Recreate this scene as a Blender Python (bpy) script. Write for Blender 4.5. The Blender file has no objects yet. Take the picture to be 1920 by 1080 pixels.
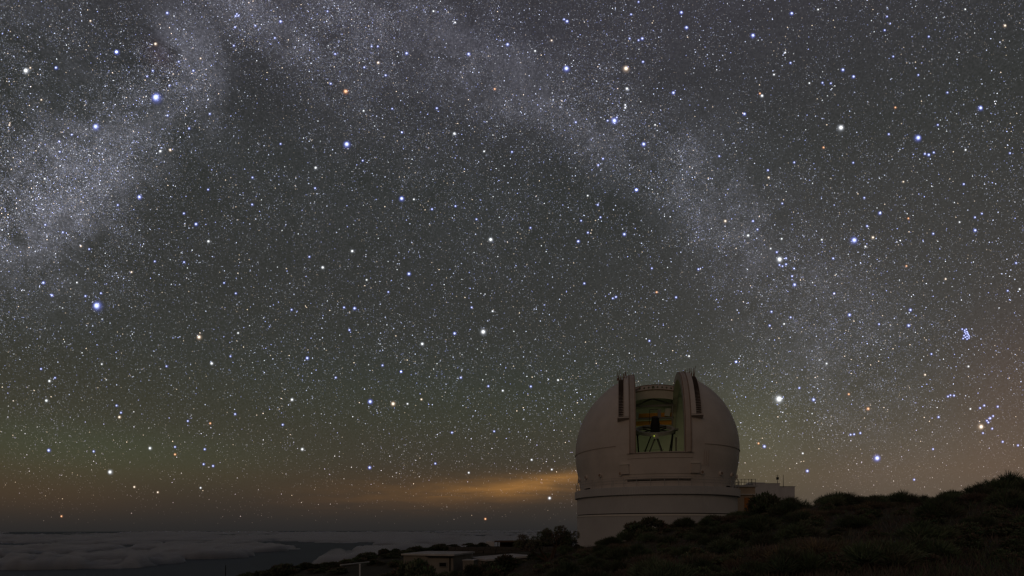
import bpy, math, random
import numpy as np
from mathutils import Vector, Matrix, noise as mnoise

random.seed(7)
rng = np.random.default_rng(11)
sc = bpy.context.scene
COL = sc.collection
R = math.radians

# ------------------------------------------------------------------ camera
F, U0, V0 = 1000.0, 960.0, 990.0            # focal length and eye level in photograph pixels
cam = bpy.data.cameras.new("camera")
cam.sensor_width = 36.0
cam.lens = F / 1920.0 * 36.0
cam.shift_y = (V0 - 540.0) / 1920.0
cam.clip_start = 0.1
cam.clip_end = 400000.0
camo = bpy.data.objects.new("camera", cam)
COL.objects.link(camo)
camo.rotation_euler = (R(90), 0, 0)
sc.camera = camo

sc.view_settings.view_transform = 'Standard'
sc.view_settings.look = 'None'
sc.view_settings.exposure = 0.0
sc.view_settings.gamma = 1.0
sc.view_settings.use_curve_mapping = False
sc.cycles.use_denoising = True
sc.cycles.use_adaptive_sampling = False
sc.cycles.max_bounces = 6
sc.cycles.diffuse_bounces = 3
sc.cycles.transparent_max_bounces = 12
sc.cycles.volume_bounces = 5
sc.cycles.sample_clamp_indirect = 1.0
sc.cycles.filter_width = 1.4


def s2l(c):
    c = c / 255.0
    return c / 12.92 if c <= 0.04045 else ((c + 0.055) / 1.055) ** 2.4


def rgb(r, g, b):
    return (s2l(r), s2l(g), s2l(b))


def at(u, v, Y):
    return Vector(((u - U0) / F * Y, Y, (V0 - v) / F * Y))


def azel(u, v):
    d = at(u, v, 1.0).normalized()
    return math.atan2(d.x, d.y), math.asin(d.z)


# ------------------------------------------------------------------ night sky
# the Milky Way as patches of light on the celestial sphere: centre, half sizes, tilt, strength
MILKY = [
    (10, 410, 185, 110, 35, .092), (170, 300, 150, 55, 38, .050), (345, 110, 60, 75, 10, .066),
    (500, 45, 140, 50, -15, .046), (690, 40, 150, 60, -18, .046), (870, 110, 130, 48, -30, .040),
    (1030, 190, 140, 48, -35, .036), (1190, 265, 130, 58, -42, .022), (1330, 340, 115, 70, -50, .027),
    (1440, 500, 190, 100, -52, .018), (1570, 700, 240, 130, -48, .016), (60, 90, 220, 130, 0, .020), (700, 60, 700, 120, 0, .008),
    (820, 290, 480, 190, -12, .007), (330, 170, 60, 90, 20, .020), (560, 420, 500, 200, 0, .004),
]
DARK = [(470, 165, 85, 48, 0, .006), (770, 155, 130, 36, -25, .006), (255, 115, 60, 30, 10, .012),
        (950, 60, 90, 40, 0, .010), (1090, 310, 160, 45, -38, .004), (1190, 400, 60, 45, 0, .004),
        (300, 70, 30, 25, 0, .010)]
GLOW = [
    (1010, 905, 105, 10, 7, (.125, .053, .008)), (985, 915, 120, 17, 5, (.074, .031, .004)), (850, 922, 200, 22, 3, (.050, .021, .003)),
    (1760, 940, 420, 130, 0, (.058, .042, .026)), (1910, 740, 130, 150, 0, (.026, .010, .010)),
    (298, 104, 22, 22, 0, (.010, .001, .006)), (150, 848, 300, 52, 0, (.005, .016, .006)), (900, 740, 400, 60, 0, (.000, .003, .000)), (1620, 640, 480, 330, 0, (.020, .0165, .0165)),
    (1410, 840, 100, 110, 0, (.022, .024, .010)), (40, 925, 220, 34, 0, (.018, .007, .000)),
]


def lobe_params(u, v, su, sv, rot):
    a0, e0 = azel(u, v)
    a1, e1 = azel(u + su, v)
    a2, e2 = azel(u, v - sv)
    return a0, e0, max(abs(a1 - a0), 1e-3), max(abs(e2 - e0), 1e-3), R(rot)


world = bpy.data.worlds.new("World")
sc.world = world
world.use_nodes = True
wt = world.node_tree
wt.nodes.clear()
WN, WL = wt.nodes, wt.links


def wnode(t, **kw):
    n = WN.new(t)
    for k, v in kw.items():
        setattr(n, k, v)
    return n


def wm(op, a, b=None, c=None, clamp=False):
    n = WN.new('ShaderNodeMath')
    n.operation = op
    n.use_clamp = clamp
    for i, x in enumerate((a, b, c)):
        if x is None:
            continue
        if isinstance(x, (int, float)):
            n.inputs[i].default_value = x
        else:
            WL.new(x, n.inputs[i])
    return n.outputs[0]


tc = wnode('ShaderNodeTexCoord')
sep = wnode('ShaderNodeSeparateXYZ')
WL.new(tc.outputs['Generated'], sep.inputs[0])
AZ = wm('ARCTAN2', sep.outputs[0], sep.outputs[1])
EL = wm('ARCSINE', wm('MINIMUM', wm('MAXIMUM', sep.outputs[2], -1.0), 1.0))


def wlobe(u, v, su, sv, rot):
    a0, e0, wa, we, t = lobe_params(u, v, su, sv, rot)
    da = wm('SUBTRACT', AZ, a0)
    de = wm('SUBTRACT', EL, e0)
    if rot:
        c, s = math.cos(t), math.sin(t)
        p = wm('ADD', wm('MULTIPLY', da, c), wm('MULTIPLY', de, s))
        q = wm('SUBTRACT', wm('MULTIPLY', de, c), wm('MULTIPLY', da, s))
    else:
        p, q = da, de
    p = wm('DIVIDE', p, wa)
    q = wm('DIVIDE', q, we)
    r2 = wm('ADD', wm('MULTIPLY', p, p), wm('MULTIPLY', q, q))
    return wm('EXPONENT', wm('MULTIPLY', r2, -0.7))


ramp = wnode('ShaderNodeValToRGB')
base_stops = [(-90, (18, 18, 18)), (-12, (20, 21, 22)), (-1.5, (34, 34, 35)), (0.3, (45, 43, 42)), (2.6, (57, 50, 44)),
              (4.8, (67, 57, 46)), (7.5, (64, 60, 50)), (11, (61, 60, 51)), (16, (56, 57, 53)), (24, (53, 54, 52)),
              (32, (50, 52, 51)), (42, (57, 56, 61)), (60, (56, 55, 60)), (90, (54, 54, 57))]
cr = ramp.color_ramp
while len(cr.elements) < len(base_stops):
    cr.elements.new(0.5)
for e, (d, c) in zip(cr.elements, base_stops):
    e.position = (d + 90) / 180.0
    e.color = (*rgb(*c), 1)
WL.new(wm('DIVIDE', wm('ADD', EL, math.pi / 2), math.pi), ramp.inputs[0])

nz = wnode('ShaderNodeTexNoise')
nz.inputs['Scale'].default_value = 9.0
nz.inputs['Detail'].default_value = 9.0
nz.inputs['Roughness'].default_value = 0.68
nz.inputs['Distortion'].default_value = 0.5
WL.new(tc.outputs['Generated'], nz.inputs['Vector'])
nz2 = wnode('ShaderNodeTexNoise')
nz2.inputs['Scale'].default_value = 34.0
nz2.inputs['Detail'].default_value = 6.0
nz2.inputs['Roughness'].default_value = 0.7
nz2.inputs['Distortion'].default_value = 0.8
WL.new(tc.outputs['Generated'], nz2.inputs['Vector'])
nfac = wm('MULTIPLY', wm('SUBTRACT', nz.outputs[0], 0.36), 3.4, clamp=False)
nfac = wm('ADD', nfac, wm('MULTIPLY', wm('SUBTRACT', nz2.outputs[0], 0.5), 1.8))
nfac = wm('MAXIMUM', nfac, 0.08)
nd = wnode('ShaderNodeTexNoise')
nd.noise_type = 'RIDGED_MULTIFRACTAL' if hasattr(nd, 'noise_type') else nd.noise_type
nd.inputs['Scale'].default_value = 7.0
nd.inputs['Detail'].default_value = 7.0
nd.inputs['Roughness'].default_value = 0.6
nd.inputs['Distortion'].default_value = 0.9
WL.new(tc.outputs['Generated'], nd.inputs['Vector'])
lane = wm('SUBTRACT', 1.0, wm('MULTIPLY', wm('SUBTRACT', nd.outputs[0], 0.75), 1.3, clamp=True))
nfac = wm('MULTIPLY', nfac, wm('ADD', wm('MULTIPLY', lane, 0.8), 0.2))
nf = wnode('ShaderNodeTexNoise')
nf.inputs['Scale'].default_value = 380.0
nf.inputs['Detail'].default_value = 4.0
nf.inputs['Roughness'].default_value = 0.8
WL.new(tc.outputs['Generated'], nf.inputs['Vector'])
grain = wm('POWER', wm('MULTIPLY', wm('SUBTRACT', nf.outputs[0], 0.34), 3.1, clamp=True), 1.6)
mw = None
for (u, v, su, sv, rot, amp) in MILKY:
    t = wm('MULTIPLY', wlobe(u, v, su, sv, rot), amp)
    mw = t if mw is None else wm('ADD', mw, t)
mw = wm('MULTIPLY', mw, nfac)
mw = wm('MULTIPLY', mw, wm('ADD', wm('MULTIPLY', grain, 1.2), 0.68))
dk = None
for (u, v, su, sv, rot, amp) in DARK:
    t = wm('MULTIPLY', wlobe(u, v, su, sv, rot), amp)
    dk = t if dk is None else wm('ADD', dk, t)
dk = wm('MULTIPLY', dk, wm('ADD', wm('MULTIPLY', nfac, 0.7), 0.3))


def wscale(fac, col):
    n = WN.new('ShaderNodeVectorMath')
    n.operation = 'SCALE'
    n.inputs[0].default_value = col
    WL.new(fac, n.inputs['Scale'])
    return n.outputs[0]


def wadd(a, b, op='ADD'):
    n = WN.new('ShaderNodeVectorMath')
    n.operation = op
    WL.new(a, n.inputs[0])
    if isinstance(b, tuple):
        n.inputs[1].default_value = b
    else:
        WL.new(b, n.inputs[1])
    return n.outputs[0]


sky = wadd(ramp.outputs[0], wscale(mw, (0.92, 0.92, 1.16)))
sky = wadd(sky, wscale(dk, (1.0, 0.95, 1.0)), 'SUBTRACT')
cmap = wnode('ShaderNodeMapping')
cmap.inputs['Scale'].default_value = (9.0, 9.0, 75.0)
cmap.inputs['Rotation'].default_value = (0, R(5), 0)
WL.new(tc.outputs['Generated'], cmap.inputs['Vector'])
cn = wnode('ShaderNodeTexNoise')
cn.inputs['Scale'].default_value = 1.0
cn.inputs['Detail'].default_value = 6.0
cn.inputs['Distortion'].default_value = 0.7
WL.new(cmap.outputs[0], cn.inputs['Vector'])
streak = wm('MULTIPLY', wm('SUBTRACT', cn.outputs[0], 0.10), 2.2)
for i, (u, v, su, sv, rot, col) in enumerate(GLOW):
    f = wlobe(u, v, su, sv, rot)
    if i < 3:
        f = wm('MULTIPLY', f, wm('MAXIMUM', streak, 0.0))
    sky = wadd(sky, wscale(f, col))
up = wm('MULTIPLY', wm('SUBTRACT', EL, 0.03), 6.0, clamp=True)
gr = wm('MULTIPLY', wm('SUBTRACT', grain, 0.36), wm('MULTIPLY', up, 0.022))
sky = wadd(sky, wscale(gr, (1.0, 1.0, 1.08)))
sky = wadd(sky, (0.004, 0.004, 0.004), 'MAXIMUM')
bg = wnode('ShaderNodeBackground')
bg.inputs['Strength'].default_value = 1.0
WL.new(sky, bg.inputs['Color'])
wo = wnode('ShaderNodeOutputWorld')
WL.new(bg.outputs[0], wo.inputs[0])
world.cycles.sampling_method = 'MANUAL'
world.cycles.sample_map_resolution = 512

# a very faint warm glow from behind the photographer instead of a sun
sun = bpy.data.lights.new("sun", 'SUN')
sun.energy = 0.13
sun.color = (1.0, 0.66, 0.46)
sun.angle = R(25)
suno = bpy.data.objects.new("sun", sun)
COL.objects.link(suno)
suno.rotation_euler = Vector((0.42, 0.85, -0.36)).to_track_quat('-Z', 'Y').to_euler()


# ------------------------------------------------------------------ materials
def mat(name, col, rough=0.85, var=0.0, scale=3.0, bump=0.0, bscale=30.0, metal=0.0, objrand=0.0, attr=None):
    m = bpy.data.materials.new(name)
    m.use_nodes = True
    nt = m.node_tree
    b = nt.nodes['Principled BSDF']
    b.inputs['Roughness'].default_value = rough
    b.inputs['Metallic'].default_value = metal
    b.inputs['Specular IOR Level'].default_value = 0.25
    b.inputs['Base Color'].default_value = (*col, 1)
    src = None
    if attr:
        a = nt.nodes.new('ShaderNodeAttribute')
        a.attribute_name = attr
        src = a.outputs['Color']
    if var > 0 or src is not None or objrand > 0:
        tcn = nt.nodes.new('ShaderNodeTexCoord')
        n = nt.nodes.new('ShaderNodeTexNoise')
        n.inputs['Scale'].default_value = scale
        n.inputs['Detail'].default_value = 7
        n.inputs['Roughness'].default_value = 0.65
        nt.links.new(tcn.outputs['Object'], n.inputs['Vector'])
        mr = nt.nodes.new('ShaderNodeMapRange')
        mr.inputs['From Min'].default_value = 0.25
        mr.inputs['From Max'].default_value = 0.75
        mr.inputs['To Min'].default_value = 1 - var
        mr.inputs['To Max'].default_value = 1 + var
        nt.links.new(n.outputs[0], mr.inputs['Value'])
        fac = mr.outputs[0]
        if objrand > 0:
            oi = nt.nodes.new('ShaderNodeObjectInfo')
            m2 = nt.nodes.new('ShaderNodeMapRange')
            m2.inputs['To Min'].default_value = 1 - objrand
            m2.inputs['To Max'].default_value = 1 + objrand
            nt.links.new(oi.outputs['Random'], m2.inputs['Value'])
            mm = nt.nodes.new('ShaderNodeMath')
            mm.operation = 'MULTIPLY'
            nt.links.new(fac, mm.inputs[0])
            nt.links.new(m2.outputs[0], mm.inputs[1])
            fac = mm.outputs[0]
        vm = nt.nodes.new('ShaderNodeVectorMath')
        vm.operation = 'SCALE'
        vm.inputs[0].default_value = col
        if src is not None:
            nt.links.new(src, vm.inputs[0])
        nt.links.new(fac, vm.inputs['Scale'])
        nt.links.new(vm.outputs[0], b.inputs['Base Color'])
    if bump > 0:
        n2 = nt.nodes.new('ShaderNodeTexNoise')
        n2.inputs['Scale'].default_value = bscale
        n2.inputs['Detail'].default_value = 6
        tc2 = nt.nodes.new('ShaderNodeTexCoord')
        nt.links.new(tc2.outputs['Object'], n2.inputs['Vector'])
        bp = nt.nodes.new('ShaderNodeBump')
        bp.inputs['Strength'].default_value = bump
        bp.inputs['Distance'].default_value = 0.1
        nt.links.new(n2.outputs[0], bp.inputs['Height'])
        nt.links.new(bp.outputs[0], b.inputs['Normal'])
    return m


M = {}
M['dome'] = mat('dome_paint', (.66, .60, .56), .55, .12, .5, .06, 2.0)
M['dome_trim'] = mat('dome_trim_paint', (.52, .46, .42), .6, .12, 1.2)
M['cladding'] = mat('cladding_metal', (.53, .53, .54), .55, .07, .5)
M['band'] = mat('pale_band', (.72, .69, .64), .6, .05)
M['dark'] = mat('dark_parts_and_gap_shade', (.03, .028, .027), .8, .1)  # dark fittings, and the painted shade in the dome's gaps
M['steel'] = mat('galvanised_steel', (.45, .44, .42), .5, .1, 4)
M['rust'] = mat('weathered_steel', (.30, .21, .16), .8, .25, 3)
M['black_steel'] = mat('black_painted_steel', (.035, .035, .035), .5, .15)
M['grey_steel'] = mat('grey_painted_steel', (.22, .22, .21), .5, .1)
M['inner'] = mat('inner_lining', (.50, .52, .46), .8, .12, .8)
M['rung'] = mat('soot_brown_steel', (.10, .08, .07), .8, .2, 4)
M['yellow'] = mat('yellow_crane_paint', (.62, .30, .04), .6, .1)
M['white_wall'] = mat('white_rendered_wall', (.60, .60, .62), .8, .10, .8)
M['tan_wall'] = mat('tan_wall', (.50, .40, .30), .85, .12, 1.0)
M['orange_door'] = mat('orange_door', (.45, .18, .05), .6, .1)
M['hut_wall'] = mat('hut_wall', (.26, .24, .215), .85, .25, .9)
M['hut_roof'] = mat('pale_flat_roof', (.50, .48, .465), .85, .22, .7, .2, 6)
M['glass'] = mat('dark_window_glass', (.02, .02, .022), .15)
M['stone_dark'] = mat('dark_stone', (.09, .085, .08), .95, .3, 2.0, .4, 5)
M['carport'] = mat('rusty_sheet_roof', (.12, .075, .055), .85, .3, 1.5)
M['bark'] = mat('bark', (.085, .06, .042), .95, .3, 8, .4, 40)
M['leaf'] = mat('leaf', (.1, .1, .05), .8, .15, 2.0, objrand=.35, attr='tint')
M['leaf'].node_tree.nodes['Principled BSDF'].inputs['Specular IOR Level'].default_value = 0.1


def emit(name, attr=None, col=(1, 1, 1), add=False):
    m = bpy.data.materials.new(name)
    m.use_nodes = True
    nt = m.node_tree
    nt.nodes.clear()
    out = nt.nodes.new('ShaderNodeOutputMaterial')
    e = nt.nodes.new('ShaderNodeEmission')
    e.inputs[0].default_value = (*col, 1)
    if attr:
        a = nt.nodes.new('ShaderNodeAttribute')
        a.attribute_name = attr
        nt.links.new(a.outputs['Color'], e.inputs[0])
    if add:
        tr = nt.nodes.new('ShaderNodeBsdfTransparent')
        ad = nt.nodes.new('ShaderNodeAddShader')
        nt.links.new(e.outputs[0], ad.inputs[0])
        nt.links.new(tr.outputs[0], ad.inputs[1])
        nt.links.new(ad.outputs[0], out.inputs[0])
    else:
        nt.links.new(e.outputs[0], out.inputs[0])
    m.cycles.emission_sampling = 'NONE'
    return m


# ------------------------------------------------------------------ mesh helpers
class MB:
    def __init__(self):
        self.v, self.f = [], []

    def add(self, vs, fs):
        o = len(self.v)
        self.v += [tuple(p) for p in vs]
        self.f += [tuple(i + o for i in q) for q in fs]

    def box(self, c, s, rot=None):
        c = Vector(c)
        h = Vector(s) / 2
        vs = []
        for z in (-1, 1):
            for y in (-1, 1):
                for x in (-1, 1):
                    p = Vector((x * h.x, y * h.y, z * h.z))
                    if rot is not None:
                        p = rot @ p
                    vs.append(c + p)
        self.add(vs, [(0, 2, 3, 1), (4, 5, 7, 6), (0, 1, 5, 4), (2, 6, 7, 3), (0, 4, 6, 2), (1, 3, 7, 5)])

    def tube(self, p0, p1, r0, r1=None, n=8, cap=True):
        p0, p1 = Vector(p0), Vector(p1)
        r1 = r0 if r1 is None else r1
        d = (p1 - p0).normalized()
        a = d.orthogonal().normalized()
        b = d.cross(a)
        vs = []
        for p, r in ((p0, r0), (p1, r1)):
            for k in range(n):
                t = 2 * math.pi * k / n
                vs.append(p + a * (r * math.cos(t)) + b * (r * math.sin(t)))
        fs = [(k, (k + 1) % n, n + (k + 1) % n, n + k) for k in range(n)]
        if cap:
            fs += [tuple(range(n - 1, -1, -1)), tuple(range(n, 2 * n))]
        self.add(vs, fs)

    def path(self, pts, r, n=6):
        for i in range(len(pts) - 1):
            self.tube(pts[i], pts[i + 1], r, r, n)

    def lathe(self, prof, n=96, a0=0.0, a1=2 * math.pi, closed=True):
        m = len(prof)
        cnt = n if closed else n + 1
        vs = []
        for k in range(cnt):
            t = a0 + (a1 - a0) * k / n
            for (r, z) in prof:
                vs.append((r * math.sin(t), -r * math.cos(t), z))
        fs = []
        for k in range(n):
            k2 = (k + 1) % cnt
            for j in range(m - 1):
                fs.append((k * m + j, k2 * m + j, k2 * m + j + 1, k * m + j + 1))
        self.add(vs, fs)

    def build(self, name, material, parent=None, smooth=False, dz=0.0):
        me = bpy.data.meshes.new(name)
        me.from_pydata(self.v, [], self.f)
        me.validate()
        me.materials.append(material)
        if smooth:
            me.polygons.foreach_set('use_smooth', [True] * len(me.polygons))
        o = bpy.data.objects.new(name, me)
        COL.objects.link(o)
        if parent:
            o.parent = parent
        o.location.z += dz
        return o


def tag(o, label=None, cat=None, group=None, kind=None):
    if label:
        o['label'] = label
    if cat:
        o['category'] = cat
    if group:
        o['group'] = group
    if kind:
        o['kind'] = kind
    return o


def empty(name, loc, rz=0.0):
    o = bpy.data.objects.new(name, None)
    COL.objects.link(o)
    o.location = loc
    o.rotation_euler = (0, 0, rz)
    o.empty_display_size = 0.2
    return o


def dup(o, parent=None):
    c = o.copy()
    COL.objects.link(c)
    c.parent = parent
    for ch in list(o.children):
        dup(ch, c)
    return c


# ------------------------------------------------------------------ terrain
TY = [0, 3, 12, 20, 28, 36, 45, 55, 65, 78, 95, 120]
TT = [
    (-4000, [-1.8, -1.8, -3.0, -4.5, -6.0, -7.5, -9.0, -11, -14, -20, -30, -50]),
    (-300, [-1.8, -1.8, -2.9, -4.2, -5.4, -6.6, -8.0, -10, -12, -18, -28, -46]),
    (300, [-1.8, -1.8, -2.7, -3.7, -4.6, -5.4, -6.2, -7.2, -8.7, -13, -22, -40]),
    (450, [-1.8, -1.8, -2.4, -3.3, -4.1, -4.9, -5.5, -6.0, -6.6, -9.5, -18, -36]),
    (600, [-1.8, -1.8, -2.3, -3.1, -3.9, -4.6, -5.0, -4.9, -4.6, -6.0, -14, -30]),
    (740, [-1.8, -1.8, -2.3, -3.0, -3.8, -4.4, -4.7, -4.6, -4.0, -3.5, -6.0, -20]),
    (900, [-1.8, -1.8, -2.2, -2.8, -3.5, -4.1, -4.4, -4.4, -3.7, -2.7, -4.0, -14]),
    (1000, [-1.8, -1.8, -2.1, -2.5, -3.0, -3.1, -2.8, -3.2, -3.2, -2.7, -3.2, -10]),
    (1080, [-1.8, -1.8, -2.0, -2.2, -2.3, -2.0, -1.7, -2.4, -3.0, -3.0, -3.2, -8]),
    (1160, [-1.8, -1.8, -1.9, -1.9, -1.8, -1.4, -1.2, -2.4, -3.0, -3.0, -3.2, -7]),
    (1220, [-1.8, -1.8, -1.85, -1.6, -1.2, -0.6, -0.5, -2.2, -3.0, -3.0, -3.2, -6.5]),
    (1300, [-1.8, -1.8, -1.7, -1.3, -0.7, -0.1, 0.1, -1.4, -2.8, -3.0, -3.0, -6]),
    (1400, [-1.8, -1.8, -1.6, -1.0, -0.2, 0.6, 0.9, 0.0, -1.5, -1.5, -0.5, -4]),
    (1500, [-1.8, -1.8, -1.5, -0.7, 0.4, 1.35, 1.6, 1.4, 1.0, 0.8, 1.0, -2]),
    (1600, [-1.8, -1.8, -1.4, -0.5, 0.8, 1.7, 1.9, 1.4, 0.8, 0.3, 0, -3]),
    (1740, [-1.8, -1.8, -1.35, -0.2, 1.0, 1.6, 1.6, 1.2, 0.6, 0, -1, -4]),
    (1890, [-1.8, -1.8, -1.25, 0.2, 1.75, 2.4, 2.2, 1.6, 1.0, 0, -1, -4]),
    (2200, [-1.8, -1.8, -1.1, 0.7, 2.4, 3.2, 3.0, 2.4, 1.5, 0.5, -1, -4]),
    (6000, [-1.8, -1.8, -1.3, 0.2, 1.5, 2.2, 2.2, 1.8, 1.0, 0, -1, -4]),
]
TU = np.array([t[0] for t in TT], float)
TZ = np.array([t[1] for t in TT], float)


def ground(x, y):
    """height of the hillside, eye at 0"""
    a = math.atan2(x, y)
    r = math.hypot(x, y)
    ac = max(-R(76), min(R(76), a))
    u = U0 + F * math.tan(ac)
    Y = r * math.cos(min(abs(ac), R(62)))
    rowi = int(np.clip(np.searchsorted(TU, u) - 1, 0, len(TU) - 2))
    t = float(np.clip((u - TU[rowi]) / (TU[rowi + 1] - TU[rowi]), 0, 1))
    t = t * t * (3 - 2 * t)
    row = TZ[rowi] * (1 - t) + TZ[rowi + 1] * t
    if Y <= TY[-1]:
        z = float(np.interp(Y, TY, row))
    else:
        z = row[-1] - (Y - TY[-1]) * 0.55
    amp = min(1.0, r / 12.0)
    z += amp * 0.16 * mnoise.noise((x * 0.22, y * 0.22, 0.3)) + amp * 0.07 * mnoise.noise((x * 0.8, y * 0.8, 4.3))
    return z


def build_ground():
    rs = [0.0, 1.5, 3, 5, 7, 9] + list(np.arange(11, 50, 0.75)) + list(np.arange(50, 100, 1.6)) + list(np.geomspace(102, 900, 26))
    az = list(np.linspace(-180, -66, 20)) + list(np.arange(-64, 64.01, 0.6)) + list(np.linspace(66, 176, 20))
    vs, fs = [], []
    n = len(az)
    for r in rs:
        for a in az:
            x, y = r * math.sin(R(a)), r * math.cos(R(a))
            vs.append((x, y, max(ground(x, y), -402)))
    for i in range(len(rs) - 1):
        for j in range(n):
            j2 = (j + 1) % n
            fs.append((i * n + j, i * n + j2, (i + 1) * n + j2, (i + 1) * n + j))
    mb = MB()
    mb.add(vs, fs)
    m = mat('dry_volcanic_soil', (.052, .046, .032), .95, .45, .35, .5, 4)
    o = mb.build('hillside_ground', m, smooth=True)
    tag(o, kind='structure')


build_ground()


# ------------------------------------------------------------------ sea and sea of clouds
def build_sea():
    mb = MB()
    n = 96
    rs = [300, 1500, 5000, 15000, 40000, 75000]
    for r in rs:
        for k in range(n):
            t = 2 * math.pi * k / n
            mb.v.append((r * math.sin(t), r * math.cos(t), -401.0))
    for i in range(len(rs) - 1):
        for k in range(n):
            k2 = (k + 1) % n
            mb.f.append((i * n + k, i * n + k2, (i + 1) * n + k2, (i + 1) * n + k))
    m = mat('dark_sea', (.060, .080, .098), .6, .15, .0005)
    tag(mb.build('sea', m), kind='structure')


build_sea()


def hash2(ix, iy, k):
    h = (ix.astype(np.int64) * 374761393 + iy.astype(np.int64) * 668265263 + k * 1442695041) & 0x7fffffff
    h = ((h ^ (h >> 13)) * 1274126177) & 0x7fffffff
    return ((h ^ (h >> 16)) & 0xffff) / 65535.0


def vnoise(x, y, k):
    ix, iy = np.floor(x), np.floor(y)
    fx, fy = x - ix, y - iy
    fx, fy = fx * fx * (3 - 2 * fx), fy * fy * (3 - 2 * fy)
    a, b = hash2(ix, iy, k), hash2(ix + 1, iy, k)
    c, d = hash2(ix, iy + 1, k), hash2(ix + 1, iy + 1, k)
    return (a * (1 - fx) + b * fx) * (1 - fy) + (c * (1 - fx) + d * fx) * fy


def vfbm(x, y, k, o=4):
    s_, a, t = 0, 1.0, 0
    for q in range(o):
        s_ = s_ + a * vnoise(x, y, k + q)
        t += a
        a *= .5
        x, y = x * 2.03 + 5.1, y * 2.03 - 3.3
    return s_ / t


def puffs(x, y, k, cx_, cy_, field=None):
    """overlapping round domes on a jittered grid of cells cx_ by cy_ metres"""
    gx, gy = x / cx_, y / cy_
    ix, iy = np.floor(gx), np.floor(gy)
    best = np.zeros_like(gx)
    for dx in (-1, 0, 1):
        for dy in (-1, 0, 1):
            cx, cy = ix + dx, iy + dy
            px, py = cx + .1 + .8 * hash2(cx, cy, k), cy + .1 + .8 * hash2(cx, cy, k + 1)
            rad = .50 + .62 * hash2(cx, cy, k + 2)
            d2 = ((gx - px) ** 2 + (gy - py) ** 2) / rad ** 2
            hgt = np.sqrt(np.maximum(1 - d2, 0)) * rad
            if field is not None:
                hgt = hgt * field(px * cx_, py * cy_)
            best = np.maximum(best, hgt)
    return best


def build_clouds():
    az = np.radians(np.arange(-52, 52.01, 0.10))
    rr = np.concatenate([np.geomspace(3000, 14000, 360), np.geomspace(14060, 60000, 140)])
    n = len(az)
    A, Rr = np.meshgrid(az, rr)
    X, Y = Rr * np.sin(A), Rr * np.cos(A)
    wx = X + 420 * (vfbm(X / 520, Y / 520, 50, 5) - .5)
    wy = Y + 420 * (vfbm(X / 520, Y / 520, 60, 5) - .5)

    def amount(x, y):
        """0 in the gaps of the deck, 1 in its thick banks"""
        u = U0 + F * x / y
        r = np.hypot(x, y)
        big = vfbm(np.arctan2(x, y) * 4.5 + 7.3, np.log(r) * 4.6 + 2.1, 10, 4)
        edge = np.interp(u, [-400, 0, 250, 420, 560, 900, 1400], [7600, 7000, 6600, 6300, 5900, 4600, 3900])
        front = np.exp(-((r - edge - 500) / 600.0) ** 2)
        wob = .62 * (vfbm(np.arctan2(x, y) * 26 + 1.1, np.log(r) * 24, 33, 4) - .5)
        thr = np.interp(u, [-200, 250, 600, 900], [.535, .53, .52, .50]) - .07 * front * np.interp(u, [0, 300], [.0, 1]) + 1.0 * wob + .020
        m = np.clip((big - thr) / .12, 0, 1)
        return m * np.clip((r - edge) / 1500.0, 0, 1) ** .7

    p1 = puffs(wx, wy, 20, 540, 560, amount)
    p2 = puffs(wx, wy, 30, 230, 240, lambda x, y: .4 + .6 * hash2(np.floor(x), np.floor(y), 5))
    p3 = puffs(wx, wy, 40, 150, 170)
    p4 = puffs(wx, wy, 44, 70, 80)
    on = np.clip(p1 * 6, 0, 1)
    flat = np.interp(Rr, [4500, 7000, 10000, 16000, 40000], [.85, .80, .52, .42, .5])
    Z = -425 + flat * (170 * p1 + on * (95 * p2 + 70 * p3 + 34 * p4 + 170 * (vfbm(wx / 240, wy / 240, 81, 4) - .5)))
    Z = np.where(Z > -190, -190 + (Z + 190) * .5, Z)
    Z[:, 0] = Z[:, -1] = Z[0] = Z[-1] = -425
    vs = np.stack([X, Y, Z], -1).reshape(-1, 3)
    lo = vs.copy()
    lo[:, 2] = -480
    nr, nv = len(rr), len(vs)
    i0 = (np.arange(nr - 1)[:, None] * n + np.arange(n - 1)[None]).ravel()
    top = np.stack([i0, i0 + 1, i0 + n + 1, i0 + n], 1).tolist()
    rim = list(range(n)) + [k * n + n - 1 for k in range(1, nr)] + [(nr - 1) * n + k for k in range(n - 2, -1, -1)] + [k * n for k in range(nr - 2, 0, -1)]
    m_ = len(rim)
    sides = [(rim[k], nv + k, nv + (k + 1) % m_, rim[(k + 1) % m_]) for k in range(m_)]
    allv = vs.tolist() + lo[rim].tolist()
    me = bpy.data.meshes.new('sea_of_clouds')
    me.from_pydata(allv, [], top + sides + [tuple(nv + k for k in range(m_ - 1, -1, -1))])
    cm = bpy.data.materials.new('cloud')
    cm.use_nodes = True
    cm.node_tree.nodes.clear()
    co = cm.node_tree.nodes.new('ShaderNodeOutputMaterial')
    cv = cm.node_tree.nodes.new('ShaderNodeVolumeScatter')
    cv.inputs['Color'].default_value = (1, 1, 1, 1)
    cv.inputs['Density'].default_value = .016
    cv.inputs['Anisotropy'].default_value = .2
    ca = cm.node_tree.nodes.new('ShaderNodeVolumeAbsorption')
    ca.inputs['Color'].default_value = (.0, .05, .16, 1)
    ca.inputs['Density'].default_value = .0042
    cs = cm.node_tree.nodes.new('ShaderNodeAddShader')
    cm.node_tree.links.new(cv.outputs[0], cs.inputs[0])
    cm.node_tree.links.new(ca.outputs[0], cs.inputs[1])
    cm.node_tree.links.new(cs.outputs[0], co.inputs['Volume'])
    cm.cycles.homogeneous_volume = True
    me.materials.append(cm)
    o = bpy.data.objects.new('sea_of_clouds', me)
    COL.objects.link(o)
    tag(o, 'layer of low grey clouds lying over the dark sea far below', 'clouds', kind='stuff')


build_clouds()

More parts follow.
